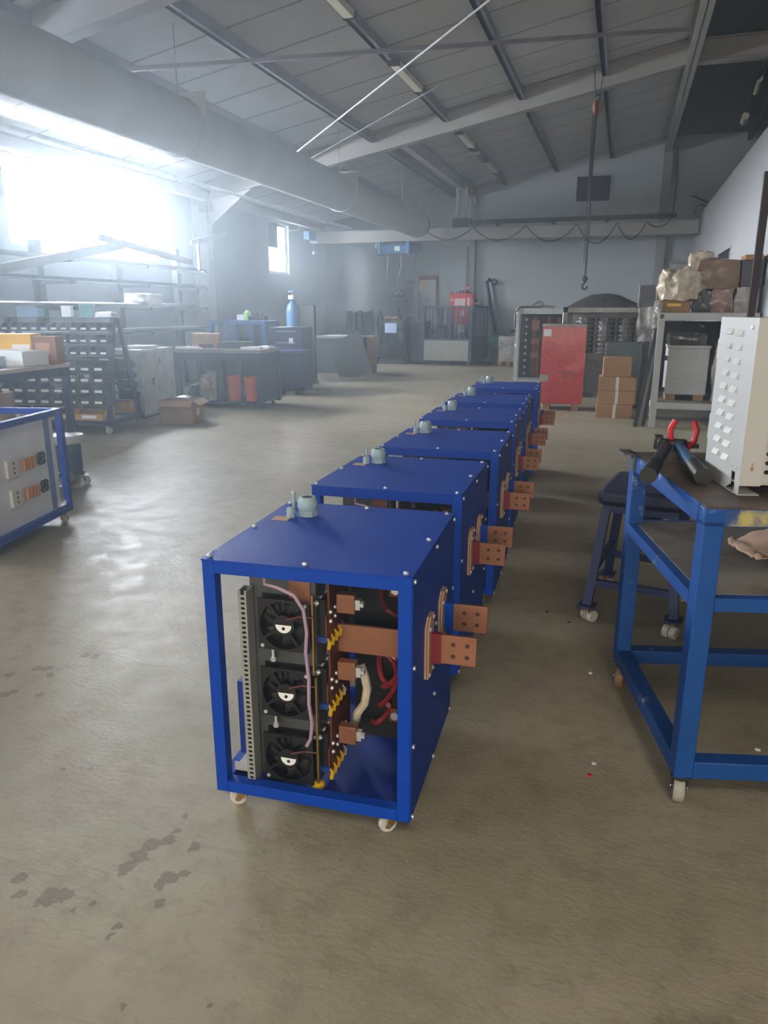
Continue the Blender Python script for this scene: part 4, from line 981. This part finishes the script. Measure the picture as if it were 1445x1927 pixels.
# ------------------------------------------------------------------ left side of the hall
# hose wall and dark sheets near the far corner
for k in range(5):
    x = -8.1+k*.17
    m = MB(); m.box(x, x+.15, YB-.12, YB-.02, .25, 1.42-.04*(k % 2)); tag(m.build('hanging_sheet', M_steeld), 'dark sheet hanging in a row on the back wall in the window corner', 'sheet', 'dark sheets on the corner wall')
for k, (x, mt_, lb) in enumerate(((-7.30, M_green, 'green hose hanging on the back wall in the corner'), (-7.02, M_rubber, 'black hose hanging beside the green hose'))):
    m = MB()
    m.tube([(x-.05, YB-.1, .5), (x-.06, YB-.1, 1.2), (x, YB-.1, 1.45), (x+.07, YB-.1, 1.2), (x+.1, YB-.12, .7), (x+.12, YB-.14, .2), (x+.06, YB-.16, .04), (x-.05, YB-.2, .036)], .035, 8); tag(m.build('hose', mt_), lb, 'hose')
# dark table with leaning black board
DT = thing('low_table', 'low dark table with papers and a black board leaning at its end', 'table', (-6.82, 16.0, 0), -2)
MB().box(0, 1.05, 0, .9, .84, .88).build('tabletop', M_grey, DT)
for x in (0, .99):
    for y in (0, .84): MB().box(x, x+.06, y, y+.06, 0, .84).build('leg', M_steeld, DT)
MB().box(.05, 1.0, .1, .14, .05, .84).build('front_sheet', mat('slate_sheet', (58, 62, 68), .6), DT)
m = MB(); m.bar((1.25, -.25, 0.0), (.86, -.02, .86), .8, .02, (0, 1, 0)); tag(m.build('leaning_board', M_blackm), 'black board leaning against the end of the low dark table', 'board').matrix_world = DT.matrix_basis.copy()
for k, (x, y, w_, d_, h_, mt_, lb) in enumerate(((.28, .3, .5, .3, .012, M_paper, 'sheet of white paper on the low dark table'), (.78, .35, .26, .2, .02, M_foam, 'pale tray on the end of the low dark table'))):
    o = MB().box(x, x+w_, y, y+d_, .88, .88+h_).build('paper_sheet' if k == 0 else 'tray', mt_); tag(o, lb, 'paper' if k == 0 else 'tray'); o.matrix_world = DT.matrix_basis.copy()
CB = thing('tall_carton', 'brown carton standing behind the leaning black board', 'box', (-5.95, 16.95, 0)); MB().box(0, .36, 0, .4, .42, .86).build('body', M_card, CB); MB().box(.02, .30, 0, .4, 0, .42).build('lower_body', M_wood, CB)
PR = thing('paper_roll', 'tan roll standing on the floor beside the dark workshop cabinets', 'roll', (-6.42, 14.95, 0)); MB().cyl((0, 0, 0), (0, 0, .50), .11, n=18).build('roll', M_card, PR); MB().cyl((0, 0, .28), (0, 0, .40), .114, n=18).build('band', M_tape, PR)
# gas cylinder
GC = thing('gas_cylinder', 'tall blue gas cylinder behind the benches by the small window', 'cylinder', (-6.45, 14.3, 0))
MB().lathe([(.1, 0), (.13, .02), (.13, 1.42), (.11, 1.54), (.05, 1.62), (.035, 1.64), (.035, 1.68)], (0, 0, 0), 24).build('body', M_oxy, GC)
MB().cyl((0, 0, 1.68), (0, 0, 1.78), .02, n=8).build('valve', M_brass, GC); MB().lathe([(.02, 1.78), (.075, 1.79), (.075, 1.82), (.02, 1.83)], (0, 0, 0), 18).build('hand_wheel', M_oxy, GC); MB().box(-.05, .05, -.10, -.04, 1.66, 1.74).build('regulator', M_screw, GC)
GT = thing('gas_cart', 'dark gas cylinder trolley beside the blue gas cylinder', 'trolley', (-6.15, 14.35, 0)); MB().box(-.12, .16, -.05, .05, .05, 1.55).build('back', M_steeld, GT); MB().box(-.2, .2, -.25, .05, .0, .05).build('foot', M_steeld, GT)
# far blue bench
FB = thing('far_bench', 'blue workbench with a bright top edge farther back by the window wall', 'bench', (-7.35, 12.5, 0), 3)
MB().box(0, 1.12, 0, .7, 1.20, 1.26).build('benchtop', M_bluew, FB)
for x in (0, .48, .78, 1.04):
    MB().box(x, x+.08, 0, .08, 0, 1.20).build('leg', M_bluew, FB)
for x in (0, 1.04): MB().box(x, x+.08, .62, .7, 0, 1.20).build('leg', M_bluew, FB)
MB().box(.05, 1.08, .6, .63, .2, 1.2).build('back_sheet', M_blued, FB)
t = thing('spray_can', 'lime and white container standing on the far blue bench', 'container', (-6.75, 12.75, 1.27)); MB().box(-.14, .0, 0, .12, 0, .1).build('white_box', M_paper, t); MB().lathe([(.06, 0), (.07, .02), (.06, .14), (.03, .16), (.03, .18)], (.05, .06, 0), 16).build('bottle', M_lime, t)
for k, x in enumerate((-6.52, -6.42, -6.32)):
    m = MB(); m.box(x-.06, x+.06, 12.6, 12.75, 1.272, 1.34); m.cyl((x, 12.65, 1.34), (x, 12.65, 1.40), .02, n=8); tag(m.build('hand_tool', M_black), 'dark hand tool lying on the far blue bench', 'tool', 'tools on the far bench')
# dark tool cabinets beyond the front bench
TCAB = thing('drawer_cabinet', 'dark tall drawer cabinet between the two workbenches', 'cabinet', (-6.17, 12.6, 0), 6)
MB().box(0, .66, 0, .55, .08, 1.15).build('body', M_bluen, TCAB, bev=.006)
for k in range(5):
    d_ = MB().box(.03, .63, -.015, 0, .14+k*.20, .31+k*.20).build('drawer', M_blued, TCAB); MB().box(.15, .5, -.03, -.015, .27+k*.2, .285+k*.2).build('handle', M_zinc, d_)
MB().box(.38, .46, -.018, -.015, .86, .96).build('card', M_paper, TCAB); MB().box(.02, .64, .02, .53, 0, .08).build('plinth', M_black, TCAB)
WC = thing('wheeled_bin', 'dark wheeled bin standing beside the drawer cabinet', 'bin', (-5.74, 11.95, 0), 5)
m = MB(); m.prism([(.05, .12), (.4, .12), (.46, .72), (0, .72)], 'y', 0, .5); m.build('body', M_bluen, WC, bev=.02)
MB().box(-.02, .48, -.02, .52, .72, .77).build('lid', M_blued, WC, bev=.01)
for x in (.08, .36): MB().cyl((x, .05, .06), (x, .1, .06), .06, n=16).build('wheel', M_rubber, WC)
MB().box(.02, .06, .0, .4, .06, .12).build('axle', M_steeld, WC)
# front workbench
WBn = thing('workbench', 'long dark blue workbench with clutter on top near the pale cabinet', 'bench', (-6.52, 10.0, 0), 4)
MB().box(0, 1.42, 0, .8, .83, .88).build('benchtop', mat('bench_top', (120, 116, 112), .5), WBn)
m = MB()
for x in (0, .72, 1.34):
    for y in (0, .72): m.box(x, x+.08, y, y+.08, .06, .83)
m.box(0, 1.42, 0, .05, .72, .83); m.box(0, 1.42, .0, .06, .06, .10); m.box(0, 1.42, .74, .8, .06, .10); m.build('frame', M_bluen, WBn)
MB().box(.02, 1.40, .04, .78, .09, .10).build('lower_shelf', M_steeld, WBn)
MB().box(.02, 1.40, .74, .76, .10, .83).build('back_sheet', M_blackm, WBn)  # black colour stands in for the shade under the bench
MB().box(1.36, 1.38, .08, .72, .10, .83).build('end_sheet', M_bluen, WBn)
for x in (.1, 1.3):
    for y in (.1, .7): caster(WBn, x, y, .06, .025, M_rubber, fork=M_steeld)
def on_bench(x, y, z=0):
    a = R(4); return (-6.52+x*math.cos(a)-y*math.sin(a), 10.0+x*math.sin(a)+y*math.cos(a), z)
for x, h_, lb in ((.88, .38, 'bigger orange bucket under the workbench'), (1.17, .36, 'smaller orange bucket beside it under the workbench')):
    t = thing('bucket', lb, 'bucket', on_bench(x, .22, .101)); MB().lathe([(.10, 0), (.115, h_), (.12, h_), (.12, h_-.03), (.10, h_-.03)], (0, 0, 0), 24).build('body', M_orange, t); MB().tube([(-.11, 0, h_-.03), (-.06, -.08, h_-.12), (.06, -.08, h_-.12), (.11, 0, h_-.03)], .006, 6).build('handle', M_zinc, t)
o = MB().lump(-.14, .14, -.1, .12, 0, .42, .06, 8, 10, 5, .35).build('plastic_bag', M_plastic); o.location = on_bench(.52, .18, .101); tag(o, 'clear plastic bag hanging under the workbench beside the buckets', 'bag')
o = MB().lump(-.12, .12, -.1, .12, 0, .22, .05, 8, 8, 9, .4).build('black_bag', M_black); o.location = on_bench(.26, .22, .101); tag(o, 'black bag on the workbench shelf beside the clear one', 'bag')
t = thing('cardboard_box', 'closed cardboard box standing on the workbench', 'box', on_bench(.36, .42, .881), 25); MB().box(-.2, .2, -.16, .16, 0, .22).build('body', M_card, t, bev=.004); MB().box(-.2, .2, -.02, .02, .22, .222).build('tape', M_tape, t)
t = thing('tool_case', 'flat black case lying on the workbench', 'case', on_bench(.85, .40, .881), 5); MB().box(-.24, .24, -.15, .15, 0, .10).build('body', M_black, t, bev=.01); MB().box(-.05, .05, -.18, -.15, .04, .06).build('handle', M_black, t)
for k, (x, y, w_, d_, rz, lb) in enumerate(((.12, .1, .22, .12, 5, 'white sheet at the cabinet end of the workbench'), (.35, .14, .26, .14, -8, 'white sheet before the cardboard box on the workbench'), (1.18, .25, .30, .2, 12, 'curled white sheets beside the black case on the workbench'), (1.28, .58, .2, .2, -4, 'grey sheet at the far end of the workbench'))):
    o = MB().lump(-w_/2, w_/2, -d_/2, d_/2, 0, .03, .008, 9, 5, k, .05).build('paper_stack', M_paper); o.location = on_bench(x, y, .881); o.rotation_euler = (0, 0, R(rz)); tag(o, lb, 'paper')
t = thing('heat_gun', 'dark hand tool lying before the cardboard box on the workbench', 'tool', on_bench(.50, .1, .90), 20); MB().cyl((-.1, 0, .03), (.1, 0, .03), .03, n=14).build('barrel', M_black, t); MB().box(-.03, .02, -.1, 0, .0, .045).build('grip', M_redcab, t)
# pale grey floor cabinet
PC = thing('pale_cabinet', 'pale grey steel cabinet with black latch between bins and workbench', 'cabinet', (-6.20, 8.72, 0), 6)
MB().box(-.62, .0, 0, .95, .03, .93).build('body', mat('pale_cabinet_paint', (196, 200, 200), .5), PC, bev=.005)
dd = MB().box(.0, .012, .03, .92, .06, .90).build('door', mat('pale_cabinet_paint', (196, 200, 200), .5), PC); MB().box(.012, .02, .45, .51, .72, .80).build('window', M_grey, dd); MB().box(.012, .03, .25, .28, .44, .54).build('latch', M_black, dd)
MB().box(-.6, -.02, .02, .92, 0, .03).build('plinth', M_steeld, PC)
tag(MB().lump(-6.75, -6.3, 8.9, 9.3, .935, .97, .015, 8, 6, 3, .05).build('paper_heap', M_paper), 'loose papers lying on the pale grey cabinet', 'paper')
# open cardboard box on the floor
OB = thing('open_carton', 'open cardboard box with a white label on the floor before the workbench', 'box', (-5.30, 8.50, 0), 12)
m = MB(); w_, d_, h_ = .46, .42, .30
m.box(-w_, 0, 0, .006, 0, h_); m.box(-w_, 0, d_-.006, d_, 0, h_); m.box(-w_, -w_+.006, 0, d_, 0, h_); m.box(-.006, 0, 0, d_, 0, h_); m.box(-w_, 0, 0, d_, 0, .006); m.build('body', M_card, OB)
m = MB(); m.box(0, .10, 0, d_, -.002, .002, Matrix.Translation((0, 0, h_)) @ Matrix.Rotation(R(30), 4, 'Y')); m.build('flap', M_card, OB)
m = MB(); m.box(-w_, 0, -.12, 0, -.002, .002, Matrix.Translation((0, 0, h_)) @ Matrix.Rotation(R(35), 4, 'X')); m.build('flap', M_card, OB)
MB().box(.001, .003, .1, .22, .1, .19).build('label_card', M_paper, OB)
tag(MB().lump(-5.68, -5.42, 8.60, 8.76, .01, .34, .02, 9, 8, 6, .3).build('packing_film', M_plastic), 'crumpled film filling the open cardboard box', 'film')

# ---- bin trolley
BT = thing('bin_trolley', 'blue A-frame trolley carrying rows of parts bins', 'trolley', (-5.75, 7.40, 0), 8.6)
m = MB()
for x in (-1.42, -.04):
    m.bar((x, .05, .16), (x, .36, 1.36), .05); m.bar((x, .80, .16), (x, .48, 1.36), .05)
for k in range(9): m.box(-1.42, -.04, .10+k*.028, .12+k*.028, .30+k*.118, .325+k*.118); m.box(-1.42, -.04, .74-k*.028, .76-k*.028, .30+k*.118, .325+k*.118)
m.box(-1.46, 0, .0, .06, .11, .17); m.box(-1.46, 0, .80, .86, .11, .17); m.box(-.06, 0, 0, .86, .11, .17); m.box(-1.46, -1.40, 0, .86, .11, .17); m.build('frame', M_bluen, BT)
MB().box(-1.44, -.02, .02, .84, .17, .178).build('deck', M_blued, BT)
MB().box(-1.44, -.02, .32, .52, 1.36, 1.37).build('top_tray', M_blued, BT)
for x in (-1.38, -.08):
    for y in (.06, .8): caster(BT, x, y, .11, .045, M_greyw, fork=M_zinc, ww=.026)
BTM = Matrix.Translation((-5.75, 7.40, 0)) @ Matrix.Rotation(R(8.6), 4, 'Z')
def bin_proto(w, d, h, m_, name='parts_bin'):
    t = thing(name, '', 'bin', (0, 0, 0))
    b = MB(); tk = .004
    for x in (-w/2, w/2-tk): b.prism([(0, 0), (d, 0), (d, h), (d*.45, h), (d*.12, h*.5), (0, h*.5)], 'x', x, x+tk)
    b.box(-w/2, w/2, 0, d, 0, tk); b.box(-w/2, w/2, d-tk, d, 0, h); b.box(-w/2, w/2, 0, tk, 0, h*.5); b.box(-w/2, w/2, -.008, .0, h*.46, h*.52)
    b.build('tub', m_, t)
    MB().box(-w*.28, w*.28, -.011, -.008, h*.18, h*.42).build('label_card', M_white, t)
    return t
def bin_row(proto, xs, y, z, group, label, back=False, first=False):
    for i, x in enumerate(xs):
        o = proto if (first and i == 0) else dup(proto)
        v = BTM @ Vector((x, y, z)); o.location = v; o.rotation_euler = (0, 0, R(8.6+(180 if back else 0))); o['group'] = group; o['label'] = label
big = bin_proto(.168, .24, .122, M_black); sml = bin_proto(.122, .15, .095, M_bluen); yel = bin_proto(.33, .30, .15, mat('ochre_bin', (196, 148, 52), .5))
rows = ['lowest', 'second', 'third', 'fourth']
fill = random.Random(5)
for r in range(4):
    bin_row(big, [-1.32+.172*k for k in range(8)], -.02+r*.022, .355+r*.128, 'front black bins, %s row' % rows[r], 'black open-front bin in the %s black row facing the blue cabinets' % rows[r], first=(r == 0))
    bin_row(big, [-.14], .90-r*.022, .355+r*.128, 'end bin', 'black bin at the end of the %s row on the far side of the trolley' % rows[r], back=True)
for r in range(3):
    bin_row(sml, [-1.34+.128*k for k in range(11)], .10+r*.03, .93+r*.14, 'small bins row %s' % 'abc'[r], 'small blue-grey bin with white card in the %s upper row of the trolley' % ['bottom', 'middle', 'top'][r], first=(r == 0))
bin_row(yel, [-1.22, -.89, -.56, -.23], -.06, .181, 'ochre bins on the trolley base', 'large ochre bin on the base of the bin trolley', first=True)
bin_row(yel, [-.24], .92, .181, 'far ochre bin', 'large ochre bin jutting out on the far side of the trolley', back=True)
for k, (x, z, r_) in enumerate([(-1.0, .6, 2), (-.83, .6, 2), (-.5, .6, 2), (-.32, .6, 2), (-.66, .48, 1)]):
    m = MB()
    for j in range(16):
        c = Vector((x+fill.uniform(-.06, .06), .06+fill.uniform(-.03, .1), z+.06+fill.uniform(0, .05))); v = Vector((fill.uniform(-1, 1), fill.uniform(-1, 1), fill.uniform(-.3, .8))).normalized()*.025
        m.cyl(c-v, c+v, .006, n=6)
    o = m.build('loose_bolts', M_screw); o.matrix_world = BTM.copy(); tag(o, 'bright heap of bolts in a black bin of the trolley', 'bolts', 'heaps of bolts in the bins', 'stuff')
def topbox(x, w_, d_, h_, m_, name, lb, rz=0):
    t = thing(name, lb, 'box', BTM @ Vector((x, .42, 1.371)), 8.6+rz); MB().box(-w_/2, w_/2, -d_/2, d_/2, 0, h_).build('body', m_, t, bev=.003); MB().box(-w_/2-.003, w_/2+.003, -d_/2-.003, d_/2+.003, h_, h_+.012).build('lid', M_paper if m_ is M_aqua else m_, t)
topbox(-.42, .13, .13, .15, M_aqua, 'small_carton', 'aqua box with white lid on top of the bin trolley', 20)
topbox(-.66, .14, .05, .12, M_paper, 'small_carton', 'white tilted card box beside the aqua box', -10)
topbox(-1.15, .26, .16, .10, mat('blue_carton', (120, 150, 190), .7), 'small_carton', 'pale blue box with pink lid at the window end of the trolley top', 4)
o = MB().lump(-.12, .12, -.06, .06, 0, .05, .03, 9, 7, 4, .2).build('crumpled_paper', M_paper); o.location = BTM @ Vector((-.16, .42, 1.371)); tag(o, 'crumpled white paper at the end of the bin trolley top', 'paper')

# ---- table at left edge
LT = thing('assembly_table', 'blue-legged work table with boxes and foam trays on top, cut by the photo edge', 'table', (-4.66, 5.52, 0), 4)
MB().box(-1.4, 0, -1.6, 0, .965, .995).build('tabletop', mat('cream_top', (186, 176, 168), .5), LT)
m = MB(); m.box(-1.4, -.004, -.03, -.004, .90, .965); m.box(-.034, -.004, -1.6, -.03, .90, .965); m.box(-1.4, -1.37, -1.6, 0, .9, .965); m.build('apron', M_blued, LT)
for x, y in ((-.06, -.06), (-1.4, -.06), (-.06, -1.6), (-1.4, -1.6)):
    l_ = MB().box(x, x+.055, y, y+.055, .0, .90).build('leg', M_blued, LT)
m = MB(); m.box(-1.38, -.03, -1.58, -.03, .35, .37); m.build('lower_shelf', M_steeld, LT)
ltM = Matrix.Translation((-4.66, 5.52, 0)) @ Matrix.Rotation(R(4), 4, 'Z')
def lt(x, y, z): return ltM @ Vector((x, y, z))
t = thing('foam_tray', 'white foam tray lying at the corner of the left work table', 'tray', lt(-.22, -.33, .996), -4); MB().box(-.36, .16, -.14, .14, 0, .12).build('tray', M_foam, t, bev=.006); MB().box(-.33, .13, -.11, .11, .12, .125).build('recess', M_paper, t)
t = thing('foam_wrap', 'pale blue foam block before the white tray on the left table', 'foam', lt(-.38, -.62, .996), 6); MB().lump(-.2, .16, -.1, .1, 0, .09, .012, 9, 7, 8, .1).build('block', mat('pale_blue_foam', (190, 214, 232), .6), t)
t = thing('product_box', 'yellow carton leaning behind the foam tray', 'box', lt(-.50, -.06, 1.10), 6); MB().box(-.24, .24, -.09, .06, 0, .15).build('body', mat('amber_carton', (216, 168, 52), .6), t, bev=.004); MB().box(.05, .22, -.094, -.09, .02, .06).build('print_panel', M_paper, t)
MB().box(-.2, .2, -.08, .05, -.104, 0).build('under_box', M_card, t)
t = thing('brown_carton', 'brown printed carton beside the yellow one on the left table', 'box', lt(-.18, .0, .996), 5); MB().box(-.1, .16, -.14, -.02, 0, .235).build('body', M_cardd, t, bev=.004); MB().box(-.04, .1, -.143, -.14, .08, .18).build('print_panel', M_tan, t)
t = thing('grey_device', 'grey hand device standing on the left table before the red box', 'device', lt(-.74, -.50, .996), 8); MB().box(-.09, .07, -.05, .05, 0, .14).build('case', M_grey, t, bev=.01); MB().box(-.06, .04, -.054, -.05, .06, .12).build('screen', M_steeld, t)
t = thing('red_box', 'dull red box at the photo edge on the left table', 'box', lt(-1.0, -.40, .996), 4); MB().box(-.16, .1, -.1, .12, 0, .16).build('body', mat('dull_red', (150, 90, 86), .6), t); MB().box(-.16, .1, -.1, .12, .16, .175).build('lid', mat('dull_red', (150, 90, 86), .6), t)
t = thing('carton_roll', 'tan roll under the left work table', 'roll', lt(-.85, .06, .372), 0); MB().cyl((0, 0, 0), (0, 0, .34), .13, n=20).build('roll', M_card, t); MB().cyl((0, 0, .34), (0, 0, .35), .05, n=14).build('core', M_steeld, t)
# low stool by that table
t = thing('round_stool', 'small round grey-topped stool on casters beside the left work table', 'stool', (-4.44, 5.13, 0))
MB().cyl((0, 0, .36), (0, 0, .43), .14, n=28).build('seat', M_greyl, t, bev=.015)
MB().cyl((0, 0, .12), (0, 0, .36), .10, n=20).build('column', M_blued, t)
for a in (20, 140, 260):
    x, y = .11*math.cos(R(a)), .11*math.sin(R(a)); MB().bar((0, 0, .13), (x, y, .09), .035).build('foot', M_blued, t); caster(t, x, y, .08, .035, M_nylon, fork=M_zinc)

# ---- blue open frame with circuit panel at the left edge
FC = thing('frame_cabinet', 'open blue frame cabinet with a grey component panel, cut by the photo edge', 'cabinet', (-3.65, 4.20, 0), 12)
m = MB(); t_ = .042; D_, L_ = .585, .95   # local -x goes back, -y comes to the camera
for x in (-D_, -t_):
    for y in (-L_, -t_): m.box(x, x+t_, y, y+t_, .075, .80)
    for z in (.075, .80-t_): m.box(x, x+t_, -L_+t_, -t_, z, z+t_)
for y in (-L_, -t_):
    for z in (.075, .80-t_): m.box(-D_+t_, -t_, y, y+t_, z, z+t_)
m.build('frame', M_blue, FC, bev=.002)
MB().box(-.05, -.046, -L_+.04, -.075, .115, .755).build('component_panel', mat('dull_zinc_sheet', (232, 237, 242), .35, 0, var=.06), FC)
MB().box(-.045, -.042, -.19, -.125, .12, .755).build('blue_reflection', mat('reflected_blue', (112, 134, 180), .4), FC)  # bluish reflection on the panel, painted as a strip
MB().box(-D_+.03, -.03, -L_+.03, -.03, .085, .092).build('base_panel', M_bluei, FC)
for j, zc in enumerate((.50, .312)):
    m = MB(); m.box(-.046, -.026, -.665+j*.01, -.555+j*.01, zc-.055, zc+.055); ct = m.build('contactor', mat('ivory_plastic', (222, 218, 206), .5), FC, bev=.003)
    m = MB()
    for k in range(3): m.cyl((-.026, -.60, zc-.03+.03*k), (-.0245, -.60, zc-.03+.03*k), .008, n=10)
    m.build('contact_screw', M_steeld, ct)
    for k in range(4):
        MB().cyl((-.03, -.485+.036*k, zc-.04), (-.03, -.485+.036*k, zc+.03), .014, n=10).build('resistor', mat('orange_resistor', (200, 132, 62), .5), FC)
    m = MB()
    for a, b_ in ((-.30, .02), (-.26, .02), (-.30, -.018), (-.26, -.018)): m.tube([(-.03, a+.018*math.cos(q*math.pi/5), zc+b_+.018*math.sin(q*math.pi/5)) for q in range(10)], .007, 6, closed=True)
    m.build('cable_clamp', M_black, FC)
m = MB(); m.box(-.044, -.02, -.12, -.05, .122, .130); m.box(-.03, -.02, -.06, -.05, .122, .155); m.build('white_bracket', M_white, FC)
for x, y, rz in ((-.06, -.06, 10), (-D_+.06, -.06, 40), (-.06, -L_+.06, 60), (-D_+.06, -L_+.06, 90)): caster(FC, x, y, .075, .03, M_greyw, fork=M_brass, rz=rz)

# ---- bar storage rack along the window wall
BR = thing('cantilever_rack', 'dark cantilever rack holding long bars below the large window', 'rack', (-8.15, 0, 0))
for yy, h_ in ((5.4, 2.3), (7.3, 2.3), (9.2, 2.42), (11.0, 2.25), (12.8, 2.55)):
    up = MB().box(-.06, .06, yy-.06, yy+.06, 0, h_).build('upright', M_steeld, BR)
    for z in (.6, 1.1, 1.5, 1.86, 2.16):
        if z < h_: MB().box(.06, .62, yy-.03, yy+.03, z-.05, z).build('arm', M_steeld, up)
    MB().box(-.1, .6, yy-.05, yy+.05, 0, .08).build('foot', M_steeld, up)
rr = random.Random(11)
for z in (.6, 1.1, 1.5, 1.86, 2.16):
    for k in range(rr.randint(4, 6)):
        x = -8.02+k*.095; y0 = 5.0+rr.uniform(-1.0, 1.0); y1 = 12.9+rr.uniform(-.3, .8); q = rr.choice((0, 1, 2)); s = rr.uniform(.02, .034)
        m = MB()
        if q == 0: z += .002; m.cyl((x, y0, z+s), (x, y1, z+s), s, n=12); z -= .002
        elif q == 1: m.box(x-s, x+s, y0, y1, z+.002, z+2*s)
        else: m.box(x-s, x+s, y0, y1, z+.002, z+.010); m.box(x-s, x-s+.008, y0, y1, z+.002, z+2*s)
        lv_ = {.6: 'lowest', 1.1: 'second', 1.5: 'third', 1.86: 'fourth', 2.16: 'top'}[z]
        tag(m.build('stock_bar', rr.choice((M_steeld, M_grey, M_galv))), 'long steel bar lying on the %s arms of the cantilever rack' % lv_, 'bar', 'bars on the %s arms' % lv_)
m = MB(); m.bar((-7.48, 6.6, 1.72), (-7.48, 10.3, 2.42), .05, .12); tag(m.build('plank', mat('grey_old_wood', (84, 80, 76), .8)), 'plank lying aslant across the cantilever rack below the large window', 'plank')
m = MB(); m.bar((-7.57, 9.9, 2.50), (-7.57, 12.4, 2.285), .05, .09); tag(m.build('plank', mat('grey_old_wood', (84, 80, 76), .8)), 'shorter plank sloping down on the far half of the cantilever rack', 'plank')
m = MB(); m.bar((-7.55, 12.4, 2.62), (-7.5, 13.6, 2.86), .04, .08); m.bar((-7.53, 12.6, 2.16), (-7.53, 12.6, 2.66), .04, .04); tag(m.build('bent_rod', M_grey), 'short bar rising over the far end of the cantilever rack by the window edge', 'bar')
m = MB(); m.lump(-8.2, -7.75, 11.2, 11.7, 1.51, 1.72, .04, 8, 7, 3, .2); tag(m.build('wrapped_stock', M_paper), 'pale wrapped bundle on the rack under the large window edge', 'package')
# small window board
tag(MB().box(XL-.10, XL-.02, 18.17, 18.74, 3.02, 3.62).build('window_board', M_steeld), 'dark board covering the upper part of the small window', 'board')
tag(MB().tube([(XL+.03, 19.38, 3.5), (XL+.1, 19.75, 3.56), (XL+.16, 20.0, 3.8)], .012, 6).build('window_cable', M_pvc), 'thin cable rising from the small window top', 'cable')
# crane pull lamp at bridge end
t = thing('limit_switch', 'small pale switch hanging at the window end of the crane beam', 'switch', (-8.3, 19.9, 0)); MB().cyl((0, 0, 2.98), (0, 0, 3.25), .012, n=6).build('stem', M_pvc, t); MB().ball((0, 0, 2.96), .05, 10).build('knob', M_pvc, t); MB().box(-.1, .1, 0, .1, 3.22, 3.27).build('arm', M_pvc, t)
# bent bars poking over the partition
t = thing('hooked_bar', 'dark hooked bars poking out over the partition wall', 'bar', (1.5, 19.6, 3.75)); MB().bar((.2, 0, .04), (-.25, -.3, .2), .03).build('bar', M_steeld, t); MB().tube([(.2, .2, .03), (-.05, .1, .05), (-.12, .08, .0), (-.14, .07, -.15)], .014, 6).build('hook', M_steeld, t)
# bits of litter on the floor
for k, (x, y, mt_) in enumerate(((-.02, 2.9, M_paper), (.02, 2.25, M_paper), (-.14, 3.4, M_blackm), (-.25, 3.5, M_blackm), (.55, 2.5, M_paper), (.6, 2.3, M_paper))):
    o = MB().lump(-.007, .007, -.005, .005, 0, .004, .004, 60, 3, k, .3).build('paper_scrap', mt_); o.location = (x, y, 0); tag(o, 'tiny scrap lying on the concrete floor near the blue table', 'scrap', 'scraps on the floor')
o = MB().lump(-.007, .007, -.005, .005, 0, .004, .003, 60, 3, 9, .3).build('red_scrap', M_redp); o.location = (.01, 2.18, 0); tag(o, 'tiny red scrap on the floor beside the work table', 'scrap')

# ------------------------------------------------------------------ camera, world, view
cam = bpy.data.cameras.new('camera'); co = bpy.data.objects.new('camera', cam); COL.objects.link(co)
F_ = Vector((-0.28986, 0.92002, -0.26370)); R_ = Vector((0.95378, 0.30050, 0)); U_ = R_.cross(F_)
co.matrix_world = Matrix(((R_.x, U_.x, -F_.x, 0), (R_.y, U_.y, -F_.y, 0), (R_.z, U_.z, -F_.z, 1.45), (0, 0, 0, 1)))
cam.sensor_fit = 'VERTICAL'; cam.sensor_height = 36; cam.lens = 1390/1927*36
cam.clip_start = .02; cam.clip_end = 100
S.camera = co
w_ = bpy.data.worlds.new('world'); S.world = w_; w_.use_nodes = True
w_.node_tree.nodes['Background'].inputs['Color'].default_value = (.8, .9, 1, 1); w_.node_tree.nodes['Background'].inputs['Strength'].default_value = .3
HAZE = .015  # scattering volume added to imitate veiling glare of the lens
if HAZE:
    v = w_.node_tree.nodes.new('ShaderNodeVolumeScatter'); v.inputs['Density'].default_value = HAZE; v.inputs['Anisotropy'].default_value = .68; v.inputs['Color'].default_value = (.78, .90, 1, 1)
    w_.node_tree.links.new(v.outputs[0], w_.node_tree.nodes['World Output'].inputs['Volume'])
S.view_settings.view_transform = 'Standard'; S.view_settings.look = 'None'; S.view_settings.gamma = 1; S.view_settings.use_curve_mapping = False
S.view_settings.exposure = 1.95
S.cycles.max_bounces = 6; S.cycles.diffuse_bounces = 4; S.cycles.glossy_bounces = 2; S.cycles.volume_bounces = 0
S.cycles.use_denoising = True; S.cycles.use_adaptive_sampling = True; S.cycles.adaptive_threshold = .07
S.cycles.sample_clamp_indirect = 4
